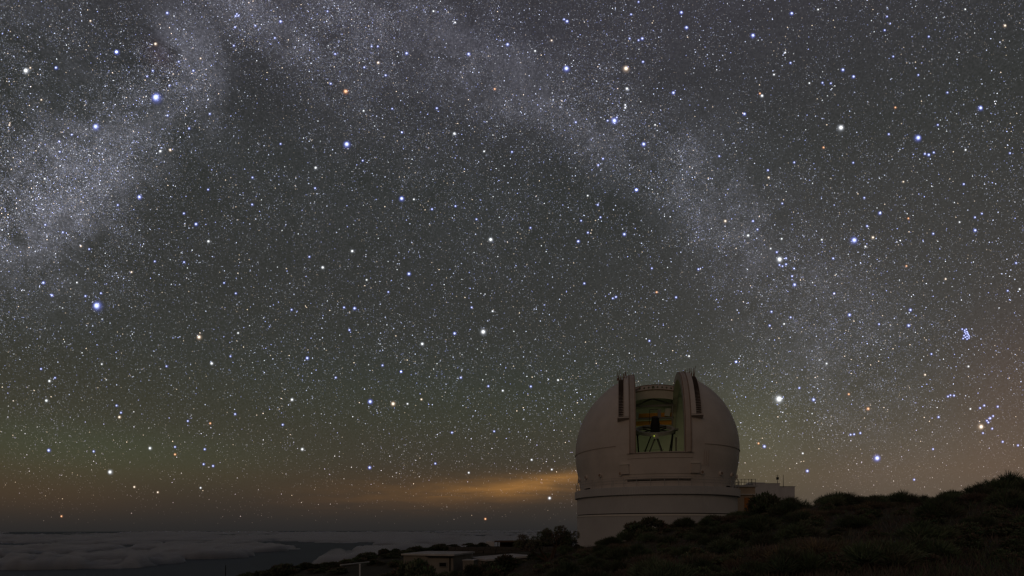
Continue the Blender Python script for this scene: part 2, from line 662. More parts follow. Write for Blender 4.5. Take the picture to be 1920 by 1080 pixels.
# ------------------------------------------------------------------ observatory
DX, DY = 18.16, 68.0
BASE = -3.2
ZC, RD = 9.5, 10.0
SILL = 8.3
SLIT = 2.61
DROT = R(-11.4)
obs = empty('observatory', (DX, DY, BASE), DROT)
tag(obs, 'white telescope dome with open slit on a round corrugated building', 'observatory')
DZ = -BASE


def arch_sweep(mb, x0, x1, r0, r1, e0, e1, n):
    """box section swept round the dome's cross axis (front is -y)"""
    vs = []
    for k in range(n + 1):
        e = e0 + (e1 - e0) * k / n
        for (x, r) in ((x0, r0), (x1, r0), (x1, r1), (x0, r1)):
            vs.append((x, -r * math.cos(e), ZC + r * math.sin(e)))
    fs = []
    for k in range(n):
        for j in range(4):
            fs.append((k * 4 + j, k * 4 + (j + 1) % 4, (k + 1) * 4 + (j + 1) % 4, (k + 1) * 4 + j))
    fs += [(3, 2, 1, 0), tuple(n * 4 + j for j in range(4))]
    mb.add(vs, fs)


def sphere_patch(mb, rad, xa, xb, ea, eb, nx, ne):
    vs = []
    for i in range(nx + 1):
        x = xa + (xb - xa) * i / nx
        rr_ = math.sqrt(max(rad * rad - x * x, 0))
        for k in range(ne + 1):
            e = ea + (eb - ea) * k / ne
            vs.append((x, -rr_ * math.cos(e), ZC + rr_ * math.sin(e)))
    fs = []
    for i in range(nx):
        for k in range(ne):
            fs.append((i * (ne + 1) + k, (i + 1) * (ne + 1) + k, (i + 1) * (ne + 1) + k + 1, i * (ne + 1) + k + 1))
    mb.add(vs, fs)


def half_dome(mb, rad):
    # two side caps and the closed strip behind the zenith; the slit stays open in front and on top
    for s in (-1, 1):
        xs = [SLIT + (rad - SLIT) * (1 - math.cos(math.pi / 2 * t)) ** 0 * math.sin(math.pi / 2 * t) for t in np.linspace(0, 1, 26)]
        ne = 72
        vs, fs = [], []
        for x in xs:
            q = math.sqrt(max(rad * rad - x * x, 0))
            for k in range(ne + 1):
                e = math.pi * k / ne
                vs.append((s * x, -q * math.cos(e), ZC + q * math.sin(e)))
        for i in range(len(xs) - 1):
            for k in range(ne):
                f = (i * (ne + 1) + k, (i + 1) * (ne + 1) + k, (i + 1) * (ne + 1) + k + 1, i * (ne + 1) + k + 1)
                fs.append(f if s > 0 else f[::-1])
        mb.add(vs, fs)
    sphere_patch(mb, rad, -SLIT, SLIT, R(112), math.pi, 10, 30)


PROF = [(RD, ZC), (9.97, 8.9), (9.93, SILL), (9.86, 7.7), (9.74, 7.0), (9.58, 6.2), (9.45, 5.4), (9.36, 4.9), (9.33, 4.62)]
mb = MB()
half_dome(mb, RD)
a_s = math.asin(SLIT / 9.95)
mb.lathe(PROF[:3], 110, a_s, 2 * math.pi - a_s, closed=False)
mb.lathe(PROF[2:], 128)
mb.build('dome_shell', M['dome'], obs, True, DZ)
mb = MB()
half_dome(mb, RD - .28)
mb.lathe([(RD - .28, ZC), (9.65, SILL)], 90, a_s, 2 * math.pi - a_s, closed=False)
mb.lathe([(9.65, SILL), (9.5, 7.0), (9.2, 4.7), (0.01, 4.7)], 90)
mb.build('inner_lining', M['inner'], obs, True, DZ)

# arch beams on both sides of the slit
for s in (-1, 1):
    mb = MB()
    e0, e1 = -math.asin(1.2 / 9.75), R(150)
    arch_sweep(mb, s * 2.58, s * 3.31, 8.95, 9.80, e0, e1, 64)
    ab = mb.build('arch_beam', M['dome_trim'], obs, False, DZ)
    for xr in (2.66, 2.96, 3.24):
        m2 = MB()
        arch_sweep(m2, s * (xr - .035), s * (xr + .035), 9.802, 9.87, e0, e1, 64)
        m2.build('rib', M['rust'] if xr != 2.96 else M['dome_trim'], ab)
    # smooth cover box beside the beam
    mb = MB()
    arch_sweep(mb, s * 3.34, s * 3.84, 8.9, 9.72, R(18), R(98), 40)
    mb.build('cover_box', M['dome'], obs, False, DZ)
    mb = MB()
    arch_sweep(mb, s * 3.32, s * 4.60, 8.7, 9.80, R(16.5), R(17.6), 1)
    mb.build('ledge', M['dome_trim'], obs, False, DZ)
    # rack of rungs
    rk = empty('rung_rack', (0, 0, DZ))
    rk.parent = obs
    for xs in (3.89, 4.50):
        m3 = MB()
        arch_sweep(m3, s * (xs - .03), s * (xs + .03), 8.8, 9.28, R(18), R(104), 40)
        m3.build('side_rail', M['dome_trim'], rk)
    sl = MB()
    sl.box((0, 0, 0), (.56, .10, .07))
    proto = None
    ne = 58
    for k in range(ne):
        e = R(18.6) + R(84) * k / (ne - 1)
        if proto is None:
            o = sl.build('rung', M['rung'], rk)
            proto = o
        else:
            o = proto.copy()
            COL.objects.link(o)
        r = 9.22
        o.location = (s * 4.195, -r * math.cos(e), ZC + r * math.sin(e))
        o.rotation_euler = (-e, 0, 0)
    # thin rods that stick up where the rack runs over the top
    for k in range(14):
        xr = s * (3.42 + 0.095 * k)
        e = R(random.uniform(58, 86))
        ln = random.choice((.5, .7, .9, 1.1, 1.3))
        m4 = MB()
        p = Vector((xr, -9.2 * math.cos(e), ZC + 9.2 * math.sin(e)))
        m4.tube(p, p + Vector((random.uniform(-.15, .15), -.1, ln)), .05, .03, 5)
        m4.build('rod', M['rust'], rk)

# shutter with perforated leading girder
mb = MB()
sphere_patch(mb, 9.86, -2.57, 2.57, R(107), R(150), 14, 16)
sphere_patch(mb, 9.76, -2.57, 2.57, R(107), R(150), 14, 16)
shut = mb.build('upper_shutter', M['dome_trim'], obs, True, DZ)
# girder: a curved plate with nine holes, built ring by ring
mb = MB()
ng = 9
wg = 5.14 / ng


def gp(x, h, back):
    q = math.sqrt(9.86 ** 2 - x * x)
    e = R(106.5)
    rr_ = q + h
    return (x, -rr_ * math.cos(e) + back, ZC + rr_ * math.sin(e) - back * .2)


for g in range(ng):
    cx = -2.57 + wg * (g + .5)
    hw, hh, hr = wg / 2, .34, (.20 if g == 4 else .13)
    for back in (0.0, .16):
        nn = 12
        outer, inner = [], []
        for k in range(nn):
            t = 2 * math.pi * k / nn + math.pi / nn
            c, s_ = math.cos(t), math.sin(t)
            m_ = max(abs(c), abs(s_))
            outer.append(gp(cx + hw * c / m_, -.33 + hh * s_ / m_, back))
            inner.append(gp(cx + hr * c, -.33 + hr * s_, back))
        mb.add(outer + inner, [(k, (k + 1) % nn, nn + (k + 1) % nn, nn + k) for k in range(nn)])
gird = mb.build('girder', M['dome_trim'], shut)
mb, mb2 = MB(), MB()
for k in range(16):
    xa, xb = -2.57 + 5.14 * k / 16, -2.57 + 5.14 * (k + 1) / 16
    p0, p1 = Vector(gp(xa, .02, -.05)), Vector(gp(xb, .02, -.05))
    q0, q1 = Vector(gp(xa, .02, .35)), Vector(gp(xb, .02, .35))
    up = Vector((0, 0, .06))
    mb.add([p0, p1, q1, q0, p0 + up, p1 + up, q1 + up, q0 + up], [(0, 1, 2, 3), (7, 6, 5, 4), (0, 4, 5, 1), (3, 2, 6, 7)])
    p0, p1 = Vector(gp(xa, -.70, -.06)), Vector(gp(xb, -.70, -.06))
    q0, q1 = Vector(gp(xa, -.70, .20)), Vector(gp(xb, -.70, .20))
    mb2.add([p0, p1, q1, q0, p0 + up, p1 + up, q1 + up, q0 + up], [(0, 1, 2, 3), (7, 6, 5, 4), (0, 4, 5, 1), (3, 2, 6, 7)])
mb.build('flange', M['rust'], shut)
mb2.build('flange', M['rust'], shut)
mb = MB()
mb.tube((-2.5, 2.3, ZC + 8.5), (-1.6, 2.6, ZC + 9.35), .05, .05, 6)
mb.build('strut', M['rust'], shut)
mb = MB()
for k in range(12):
    xa, xb = -2.55 + 5.1 * k / 12, -2.55 + 5.1 * (k + 1) / 12
    pa, pb = Vector(gp(xa, -.72, .1)), Vector(gp(xb, -.72, .1))
    lo, bk = Vector((0, .40, -.95)), Vector((0, .12, 0))
    mb.add([pa, pb, pb + lo, pa + lo, pa + bk, pb + bk, pb + lo + bk, pa + lo + bk], [(0, 1, 2, 3), (7, 6, 5, 4), (3, 2, 6, 7), (0, 4, 5, 1)])
mb.build('lit_underside_panel', M['dome'], shut)  # added pale panel imitating the shutter underside lit by the sky


def curved_panel(a0, a1, z0, z1, r_in, r_out, n=24):
    """panel on the lower dome between two angles (0 = front)"""
    mb = MB()
    vs = []
    for k in range(n + 1):
        t = a0 + (a1 - a0) * k / n
        for (r, z) in ((r_in(z0), z0), (r_out(z0), z0), (r_out(z1), z1), (r_in(z1), z1)):
            vs.append((r * math.sin(t), -r * math.cos(t), z))
    fs = []
    for k in range(n):
        for j in range(4):
            fs.append((k * 4 + j, k * 4 + (j + 1) % 4, (k + 1) * 4 + (j + 1) % 4, (k + 1) * 4 + j))
    fs += [(3, 2, 1, 0), tuple(n * 4 + j for j in range(4))]
    mb.add(vs, fs)
    return mb


PZ = [p[1] for p in PROF][::-1]
PR = [p[0] for p in PROF][::-1]


def rz(z):
    return float(np.interp(z, PZ, PR))


curved_panel(-.36, .36, 6.0, 8.28, lambda z: rz(z) - .05, lambda z: rz(z) + .07).build('front_panel', M['dome'], obs, False, DZ)
curved_panel(-.36, .36, 8.24, 8.34, lambda z: 9.5, lambda z: 10.12).build('sill', M['dome_trim'], obs, False, DZ)
curved_panel(-.36, .36, 7.70, 7.74, lambda z: rz(z), lambda z: rz(z) + .09).build('panel_seam', M['dome_trim'], obs, False, DZ)
for s in (-1, 1):
    curved_panel(s * .395 - .05, s * .395 + .05, 6.05, 7.05, lambda z: rz(z) - .05, lambda z: rz(z) + .30, 4).build('junction_box', M['dome'], obs, False, DZ)
    curved_panel(s * .395 - .055, s * .395 + .055, 7.07, 7.13, lambda z: rz(z) - .05, lambda z: rz(z) + .36, 4).build('box_lid', M['band'], obs, False, DZ)
    # seam ridge on the shell, interrupted in front
    q0, q1 = (.50, math.pi) if s > 0 else (-math.pi, -.50)
    curved_panel(q0, q1, 9.24, 9.30, lambda z: 9.95, lambda z: 10.055, 60).build('seam_ridge', M['dome_trim'], obs, False, DZ)
    mb = MB()
    for xx in (4.75, 5.0, 5.25):
        a = s * math.asin(xx / 9.9)
        mb.tube((9.83 * math.sin(a), -9.83 * math.cos(a), 6.9), (9.98 * math.sin(a), -9.98 * math.cos(a), 8.6), .03, .03, 5)
    if s > 0:
        mb.build('conduit', M['dome_trim'], obs, False, DZ)
mb = curved_panel(-.38, .36, 5.22, 5.42, lambda z: rz(z) - .2, lambda z: rz(z) + .012)
mb.build('gap_shade_strip', M['dark'], obs, False, DZ)  # dark strip painting the shade of the gap below the front panel
curved_panel(-.40, .38, 5.43, 5.50, lambda z: rz(z) - .05, lambda z: rz(z) + .10).build('drip_edge', M['dome_trim'], obs, False, DZ)
for a in (-62, 60):
    curved_panel(R(a - 5), R(a + 5), 4.72, 4.86, lambda z: rz(z) - .1, lambda z: rz(z) + .012, 8).build('gap_shade_strip', M['dark'], obs, False, DZ)  # short dark strips painting the shaded gaps above the walkway
# round ports
for a in (-78, -62, -45, -28, 26, 43, 58, 74, 95, -95):
    a = R(a + 2)
    z = 6.15
    r = rz(z)
    d = Vector((math.sin(a), -math.cos(a), 0))
    p = Vector((r * d.x, r * d.y, z))
    mb = MB()
    mb.tube(p - d * .2, p + d * .20, .25, .25, 16)
    port = mb.build('round_port', M['dome'], obs, False, DZ)
    mb = MB()
    mb.tube(p + d * .19, p + d * .212, .17, .17, 16)
    mb.build('port_cover', M['rust'], port)

# walkway ring, railing, drum wall
mb = MB()
mb.lathe([(9.2, 4.66), (10.02, 4.60), (10.02, 3.70), (9.70, 3.70)], 160)
mb.build('walkway_ring', M['cladding'], obs, False, DZ)


def clad(z0, z1, rad):
    n = 340
    mb = MB()
    vs = []
    for k in range(n):
        for j, dr in enumerate((0, 0, -.045, -.045)):
            t = 2 * math.pi * (k + (0, .42, .5, .92)[j]) / n
            for z in (z0, z1):
                vs.append(((rad + dr) * math.sin(t), -(rad + dr) * math.cos(t), z))
    m = n * 4
    mb.add(vs, [(2 * k, 2 * ((k + 1) % m), 2 * ((k + 1) % m) + 1, 2 * k + 1) for k in range(m)])
    return mb


clad(3.72, 4.56, 10.09).build('ring_cladding', M['cladding'], obs, False, DZ)
clad(1.66, 3.70, 9.77).build('corrugated_wall', M['cladding'], obs, False, DZ)
clad(-3.2, 1.36, 9.77).build('corrugated_wall', M['cladding'], obs, False, DZ)
mb = MB()
mb.lathe([(9.6, 1.66), (9.70, 1.66), (9.70, 1.56), (9.6, 1.56)], 120)
mb.build('wall_joint', M['dark'], obs, False, DZ)
mb = MB()
mb.lathe([(9.5, 1.57), (9.82, 1.55), (9.82, 1.36), (9.5, 1.34)], 120)
mb.build('wall_band', M['band'], obs, False, DZ)
NP = 42
pm = MB()
pm.tube((0, 0, 0), (0, 0, 1.05), .026, .026, 6)
proto = None
for k in range(NP):
    t = 2 * math.pi * (k + .3) / NP
    if proto is None:
        o = pm.build('railing_post', M['steel'], obs)
        proto = o
    else:
        o = proto.copy()
        COL.objects.link(o)
    o.location = (9.94 * math.sin(t), -9.94 * math.cos(t), 4.58 + DZ)
for zz in (5.02, 5.32, 5.62):
    mb = MB()
    pts = [(9.94 * math.sin(2 * math.pi * k / 128), -9.94 * math.cos(2 * math.pi * k / 128), zz) for k in range(129)]
    mb.path(pts, .02, 5)
    mb.build('railing_bar', M['steel'], obs, True, DZ)

# inside: crane bridge, frame and truss on the dome wall
mb = MB()
for (y, z) in ((5.6, 6.0), (5.9, 5.0)):
    mb.box((0, y, ZC + z), (5.6, .5, .55))
mb.build('crane_beam', M['yellow'], obs, False, DZ)
mb = MB()
mb.box((0, 5.3, ZC + 5.52), (5.8, .5, .22))
mb.build('crane_rail', M['grey_steel'], obs, False, DZ)
mb = MB()
mb.box((-.5, 5.6, ZC + 4.30), (3.0, .3, .35))
mb.build('cable_tray', M['band'], obs, False, DZ)
mb = MB()
mb.box((0, 4.4, ZC + 7.05), (5.6, .22, .26))
mb.tube((-2.4, 4.4, ZC + 7.1), (0, 4.4, ZC + 8.05), .11, .11, 6)
mb.tube((2.6, 4.4, ZC + 7.1), (0, 4.4, ZC + 8.05), .11, .11, 6)
mb.box((0, 4.4, ZC + 8.18), (5.4, .2, .16))
for x in (-2.45, 2.6):
    mb.box((x, 4.4, ZC + 5.2), (.16, .2, 5.8))
mb.build('roof_truss', M['grey_steel'], obs, False, DZ)
for (x, z, w, h) in ((2.05, 6.3, .7, 1.2), (-2.05, 5.9, .5, .9)):
    mb = MB()
    mb.box((x, 4.9, ZC + z), (w, .2, h), Matrix.Rotation(.15, 3, 'Y'))
    mb.build('service_panel', M['inner'], obs, False, DZ)

# telescope standing inside
tel = empty('telescope', (0, 0, 0), DROT)
tel.location = Matrix.Translation(Vector((DX, DY, BASE))) @ Matrix.Rotation(DROT, 4, 'Z') @ Vector((0.0, -1.2, 4.7 + DZ))
tag(tel, 'dark skeleton telescope tube with round top ring inside the open dome', 'telescope')
RR = 2.38
ZR = 7.55                       # ring height above the dome floor
tilt = Matrix.Rotation(R(23), 3, 'X')


def tl(x, y, z):
    """point on the tilted tube, z along the tube from the ring"""
    return tilt @ Vector((x, y, z)) + Vector((0, 0, ZR))


mb = MB()
n = 72
vs = []
for k in range(n):
    t = 2 * math.pi * k / n
    for (r, z) in ((RR - .36, -.2), (RR, -.2), (RR, .2), (RR - .36, .2)):
        vs.append(tl(r * math.sin(t), -r * math.cos(t), z))
mb.add(vs, [(k * 4 + j, ((k + 1) % n) * 4 + j, ((k + 1) % n) * 4 + (j + 1) % 4, k * 4 + (j + 1) % 4) for k in range(n) for j in range(4)])
ring = mb.build('top_ring', M['steel'], tel)
for k in range(4):
    t = math.pi / 4 + math.pi / 2 * k
    for dz_ in (.14, -.14):
        mb = MB()
        mb.tube(tl(.35 * math.sin(t + .3), -.35 * math.cos(t + .3), dz_), tl((RR - .3) * math.sin(t), -(RR - .3) * math.cos(t), dz_), .07, .07, 5)
        mb.tube(tl(.35 * math.sin(t - .6), -.35 * math.cos(t - .6), dz_), tl((RR - .3) * math.sin(t), -(RR - .3) * math.cos(t), dz_), .07, .07, 5)
        mb.build('spider_vane', M['black_steel'], tel)
mb = MB()
mb.tube(tl(0, 0, -.5), tl(0, 0, .9), .56, .56, 20)
mb.tube(tl(0, 0, .9), tl(0, 0, 1.7), .50, .42, 20)
cage = mb.build('secondary_cage', M['black_steel'], tel)
mb = MB()
mb.box(tl(.45, 0, 2.05), (.38, .4, 1.0))
mb.build('instrument_box', M['grey_steel'], cage)
mb = MB()
mb.path([tl(-.7, 0, .8), tl(-.7, 0, 2.6), tl(.3, 0, 2.6)], .035, 5)
mb.build('cable_mast', M['black_steel'], cage)
cen = 2.05
mb = MB()
for k in range(4):
    t = math.pi / 2 * k
    nd = tl((RR - .2) * math.sin(t), -(RR - .2) * math.cos(t), -.2)
    for s in (-1, 1):
        tt = t + s * math.pi / 4
        lo = tl(2.1 * 1.2 * math.sin(tt), -2.1 * 1.2 * math.cos(tt), -5.2)
        m5 = MB()
        m5.tube(nd, lo, .085, .085, 8)
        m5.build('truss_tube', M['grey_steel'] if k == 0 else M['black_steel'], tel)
    m5 = MB()
    m5.box(nd + Vector((0, 0, -.12)), (.55, .55, .5))
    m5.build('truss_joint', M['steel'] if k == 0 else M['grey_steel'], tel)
mb = MB()
vs = []
for k in range(8):
    t = math.pi / 4 * k + math.pi / 8
    for (r, z) in ((2.2, -6.0), (2.75, -6.0), (2.75, -5.1), (2.2, -5.1)):
        vs.append(tl(r * math.sin(t), -r * math.cos(t), z))
mb.add(vs, [(k * 4 + j, ((k + 1) % 8) * 4 + j, ((k + 1) % 8) * 4 + (j + 1) % 4, k * 4 + (j + 1) % 4) for k in range(8) for j in range(4)])
mb.build('centre_section', M['grey_steel'], tel)
for s in (-1, 1):
    mb = MB()
    mb.box((s * 2.62, .9, 3.4), (.16, .4, 6.6))
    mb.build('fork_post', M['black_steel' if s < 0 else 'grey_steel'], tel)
    mb = MB()
    mb.box((s * 2.5, -.4, ZR - .1), (.45, 1.1, .18))
    mb.build('side_bracket', M['grey_steel'], tel)
mb = MB()
mb.tube((-1.5, -.9, ZR - 2.6), (1.0, -.9, ZR - 2.6), .02, .02, 5)
mb.build('cable', M['black_steel'], tel)
mb = MB()
mb.box((0, 0, .25), (5.2, 4.6, .5))
mb.build('mount_base', M['grey_steel'], tel)
led = emit('indicator_glow', col=(.8, .95, .1))
mb = MB()
mb.box(tl(-.25, -RR - .14, -.12), (.075, .06, .08))
mb.build('indicator_light', led, tel)

# the greenish work lamps burning inside the dome
for (lx, ly, lz, e) in ((0.3, 5.4, 6.4, 72.0), (-1.9, 2.5, 12.2, 7.0), (1.2, -6.8, 6.4, 4.0)):
    L = bpy.data.lights.new('work_lamp', 'POINT')
    L.energy = e
    L.color = (.62, .66, .33)
    L.shadow_soft_size = .25
    lo = bpy.data.objects.new('work_lamp', L)
    COL.objects.link(lo)
    lo.parent = obs
    lo.location = (lx, ly, lz + DZ)

# ------------------------------------------------------------------ buildings behind the ridge
def building(name, label, cat, u0, u1, v_top, Y, depth, zbase, wall, rot=0.0, group=None):
    x0, x1 = (u0 - U0) / F * Y, (u1 - U0) / F * Y
    ztop = (V0 - v_top) / F * Y
    b = empty(name, ((x0 + x1) / 2, Y, zbase), rot)
    tag(b, label, cat, group)
    w, h = x1 - x0, ztop - zbase
    mb = MB()
    mb.box((0, depth / 2, h / 2), (w, depth, h))
    mb.build('wall', wall, b)
    return b, w, h


wb, w, h = building('white_building', 'pale flat topped service building with thin antennas behind the ridge', 'building', 1412, 1462, 907, 96, 7, -1.0, M['white_wall'])
mb = MB()
mb.box((w / 2 + 1.67, 4.2, (h - .45) / 2), (3.34, 6, h - .45))
mb.build('wing', M['white_wall'], wb)
for (x, wd, z) in ((0, w + .14, h + .05), ):
    mb = MB()
    mb.box((x, 3.5, z), (wd, 7.14, .1))
    mb.build('roof_edge', M['cladding'], wb)
mb = MB()
mb.box((w / 2 + 1.72, 4.2, h - .39), (3.46, 6.12, .1))
mb.build('roof_edge', M['cladding'], wb)
mb = MB()
mb.box((-1.0, 2.2, h + .22), (2.6, 2, .24))
mb.build('roof_unit', M['white_wall'], wb)
for (x, ln, dev) in ((-w / 2 + .12, .95, 0), (w / 2 + .1, 1.75, 1), (w / 2 + 1.15, 1.75, 0)):
    mb = MB()
    mb.tube((x, 1.0, h - .5), (x, 1.0, h + ln), .055, .03, 6)
    an = mb.build('antenna', M['black_steel'], wb)
    if dev:
        mb = MB()
        mb.box((x, 1.0, h + 1.05), (.34, .3, .45))
        mb.box((x, 1.0, h + 1.5), (.5, .06, .06))
        mb.build('receiver_head', M['black_steel'], an)

an_b, w, h = building('annex_building', 'low tan annex with an orange door beside the dome building', 'building', 1376, 1416, 913, 78, 8, -2.0, M['tan_wall'])
mb = MB()
mb.box((0, 4, h + .12), (w + .5, 8.5, .24))
mb.build('roof_slab', M['cladding'], an_b)
mb = MB()
mb.box((0, -.15, h - 1.1), (w + .02, .3, .12))
mb.build('ledge', M['band'], an_b)
mb = MB()
mb.box((.35, -.04, h - 2.55), (.75, .1, 2.0))
mb.build('door', M['orange_door'], an_b)
for k in range(7):
    mb = MB()
    x = -w / 2 + w * k / 6
    mb.tube((x, -.1, h + .24), (x, -.1, h + 1.15), .03, .03, 5)
    mb.build('railing_post', M['black_steel'], an_b)
for z in (.65, 1.12):
    mb = MB()
    mb.tube((-w / 2, -.1, h + z), (w / 2, -.1, h + z), .025, .025, 5)
    mb.build('railing_bar', M['black_steel'], an_b)

# ------------------------------------------------------------------ huts below
hz = -2.42
hp = at(822, 1044, 47)
hut = empty('flat_roofed_hut', (hp.x, 49.5, -4.7), R(-14))
tag(hut, 'pale flat roofed hut with one small dark window below the ridge', 'hut')
H = hz + 4.7
mb = MB()
mb.box((-.25, 0, H / 2), (4.7, 5.4, H))
mb.build('wall', M['hut_wall'], hut)
mb = MB()
mb.box((-.25, 0, H + .07), (5.0, 5.8, .14))
mb.build('roof', M['hut_roof'], hut)
mb = MB()
mb.box((1.15, -2.72, H - .78), (.62, .06, .32))
wn = mb.build('window', M['glass'], hut)
mb = MB()
for (dx, dz_, sx, sz) in ((0, .19, .74, .05), (0, -.19, .74, .05), (-.34, 0, .05, .34), (.34, 0, .05, .34)):
    mb.box((1.15 + dx, -2.735, H - .78 + dz_), (sx, .08, sz))
mb.build('frame', M['grey_steel'], wn)
mb = MB()
mb.tube((1.8, -2.80, .1), (1.8, -2.80, H), .045, .045, 6)
mb.build('drain_pipe', M['dark'], hut)
mb = MB()
mb.box((.95, -2.95, H - .06), (2.6, .14, .09))
mb.build('gutter', M['dark'], hut)
b2 = at(880, 1050, 46)
st = empty('storage_box', (b2.x, 47.2, -4.6), R(-14))
tag(st, 'small pale low storage block at the right end of the flat roofed hut', 'storage box')
mb = MB()
mb.box((0, 0, .87), (1.0, 1.2, 1.74))
mb.build('body', M['hut_wall'], st)
mb = MB()
mb.box((0, 0, 1.78), (1.1, 1.3, .08))
mb.build('lid', M['hut_roof'], st)

s3 = at(925, 1046, 50)
sh = empty('low_shed', (s3.x + .6, 51.5, -4.4), R(28))
tag(sh, 'low shed with a wide pale roof half hidden by bushes', 'shed')
mb = MB()
mb.box((0, 0, .75), (4.6, 3.8, 1.5))
mb.build('wall', M['hut_wall'], sh)
mb = MB()
mb.box((0, 0, 1.58), (5.0, 4.2, .16), Matrix.Rotation(R(-3), 3, 'Y'))
mb.build('roof', M['hut_roof'], sh)

rw = empty('retaining_wall', (-3.5, 70, -4.4))
tag(rw, 'long dark stone retaining wall under the grassy bank', 'wall')
random.seed(3)
SV = []
for v in range(6):
    mb = MB()
    mb.box((0, 0, 0), (1, 1, 1))
    mb.v = [tuple(c + random.uniform(-.07, .07) for c in p) for p in mb.v]
    me_o = mb.build('stone', M['stone_dark'])
    SV.append(me_o.data)
    bpy.data.objects.remove(me_o)
for row in range(4):
    x = -5.2 + (row % 2) * .4
    while x < 11.0:
        wd = random.uniform(.55, 1.15)
        o = bpy.data.objects.new('stone', random.choice(SV))
        COL.objects.link(o)
        o.parent = rw
        o.location = (x + wd / 2, random.uniform(-.06, .06), .25 + row * .48)
        o.scale = (wd * .98, .6, .47)
        x += wd

cp = at(931, 1014, 76)
cpo = empty('carport', (cp.x, 76, -3.1))
tag(cpo, 'long low open shelter with a thin flat rusty roof', 'shelter')
mb = MB()
mb.box((5.6, 1.5, 1.22), (11.8, 4, .17), Matrix.Rotation(R(-.6), 3, 'Y'))
mb.build('roof', M['carport'], cpo)
for k in range(5):
    mb = MB()
    mb.box((.2 + 2.6 * k, -.2, .56), (.12, .12, 1.14))
    mb.build('post', M['dark'], cpo)
mb = MB()
mb.box((5.8, 3.2, .5), (10.8, .15, 1.0))
mb.build('back_wall', M['carport'], cpo)
tk = empty('water_tank', (at(919, 1020, 79).x, 79, -2.9))
tag(tk, 'small white water tank beside the open shelter', 'tank')
mb = MB()
mb.box((0, 0, .45), (1.25, 1.1, .9))
mb.build('body', M['white_wall'], tk)
mb = MB()
mb.lathe([(.01, 1.02), (.42, 1.0), (.5, .9)], 20)
mb.build('lid', M['white_wall'], tk)

gp0, gp1 = at(638, 1060, 34), at(692, 1054, 36)
gt = empty('pipe_barrier', (at(675, 1058, 35).x, 35, ground(at(675, 1058, 35).x, 35)))
tag(gt, 'pale horizontal pipe barrier on a single post among the bushes', 'barrier')
zl = at(675, 1057, 35).z - gt.location.z
mb = MB()
mb.tube((0, 0, -.1), (0, 0, zl), .06, .06, 8)
mb.build('post', M['white_wall'], gt)
mb = MB()
mb.tube(gp0 - gt.location, gp1 - gt.location, .055, .055, 8)
mb.build('bar', M['hut_roof'], gt)

po = at(423, 1060, 62)
zb = ground(po.x, 62)
pl = empty('thin_mast', (po.x, 62, zb))
tag(pl, 'thin dark mast rising at the far left end of the slope', 'mast')
mb = MB()
mb.tube((0, 0, -.2), (0, 0, po.z - zb), .07, .04, 6)
mb.build('pole', M['black_steel'], pl)

# ------------------------------------------------------------------ vegetation
def leaf_mesh(name, clumps, nblade, length, width, upright, tints, seed, spread=1.0, full=False):
    """many narrow leaf blades in clumps; clumps = (centre, radii)"""
    g = np.random.default_rng(seed)
    V, Fc, T = [], [], []
    per = nblade // len(clumps)
    for (c, rad) in clumps:
        d = g.normal(size=(per, 3))
        d /= np.linalg.norm(d, axis=1)[:, None]
        if not full:
            d[:, 2] = np.abs(d[:, 2]) * .9 - .12
        s = g.uniform(.25, 1.0, per) ** .5
        P = np.array(c) + d * np.array(rad) * s[:, None]
        P[:, 2] = np.maximum(P[:, 2], .02)
        D = d * spread + np.array((0, 0, upright)) + g.normal(size=(per, 3)) * .38
        D /= np.linalg.norm(D, axis=1)[:, None]
        S = np.cross(D, g.normal(size=(per, 3)))
        S /= np.linalg.norm(S, axis=1)[:, None]
        L = length * g.uniform(.5, 1.3, per)
        W = width * g.uniform(.6, 1.4, per)
        ct = tints[g.integers(len(tints))]
        for i in range(per):
            t = tints[g.integers(len(tints))] if g.random() < .45 else ct
            b = len(V)
            p, dd, ss = P[i], D[i], S[i]
            V += [tuple(p - ss * W[i] * .5), tuple(p + ss * W[i] * .5), tuple(p + dd * L[i] * .6 + ss * W[i] * .42),
                  tuple(p + dd * L[i] + np.array((0, 0, -.12 * L[i]))), tuple(p + dd * L[i] * .6 - ss * W[i] * .42)]
            Fc += [(b, b + 1, b + 2, b + 4), (b + 4, b + 2, b + 3)]
            k = g.uniform(.9, 1.75)
            T += [(t[0] * k * 1.05, t[1] * k * 1.15, t[2] * k * 1.9, 1)] * 5
    me = bpy.data.meshes.new(name)
    me.from_pydata(V, [], Fc)
    a = me.color_attributes.new('tint', 'FLOAT_COLOR', 'POINT')
    a.data.foreach_set('color', np.array(T, 'f').ravel())
    me.materials.append(M['leaf'])
    return me


GREEN = [(.075, .095, .032), (.060, .080, .030), (.095, .100, .040), (.085, .075, .035)]
BROWN = [(.115, .080, .040), (.095, .065, .038), (.090, .085, .035)]
OCHRE = [(.145, .105, .040), (.120, .098, .045), (.095, .068, .035), (.090, .090, .042)]


def stem_mesh(h, n, seed, spread):
    g = random.Random(seed)
    mb = MB()
    for k in range(n):
        a = g.uniform(0, 6.28)
        q = Vector((math.cos(a) * .08, math.sin(a) * .08, -.15))
        d = Vector((math.cos(a) * spread, math.sin(a) * spread, 1)).normalized()
        r = .03
        for s in range(4):
            d = (d + Vector((g.uniform(-.3, .3), g.uniform(-.3, .3), g.uniform(0, .2)))).normalized()
            q2 = q + d * (h / 4)
            mb.tube(q, q2, r, r * .75, 5, False)
            q, r = q2, r * .75
    me = bpy.data.meshes.new('stem')
    me.from_pydata(mb.v, [], mb.f)
    me.materials.append(M['bark'])
    return me


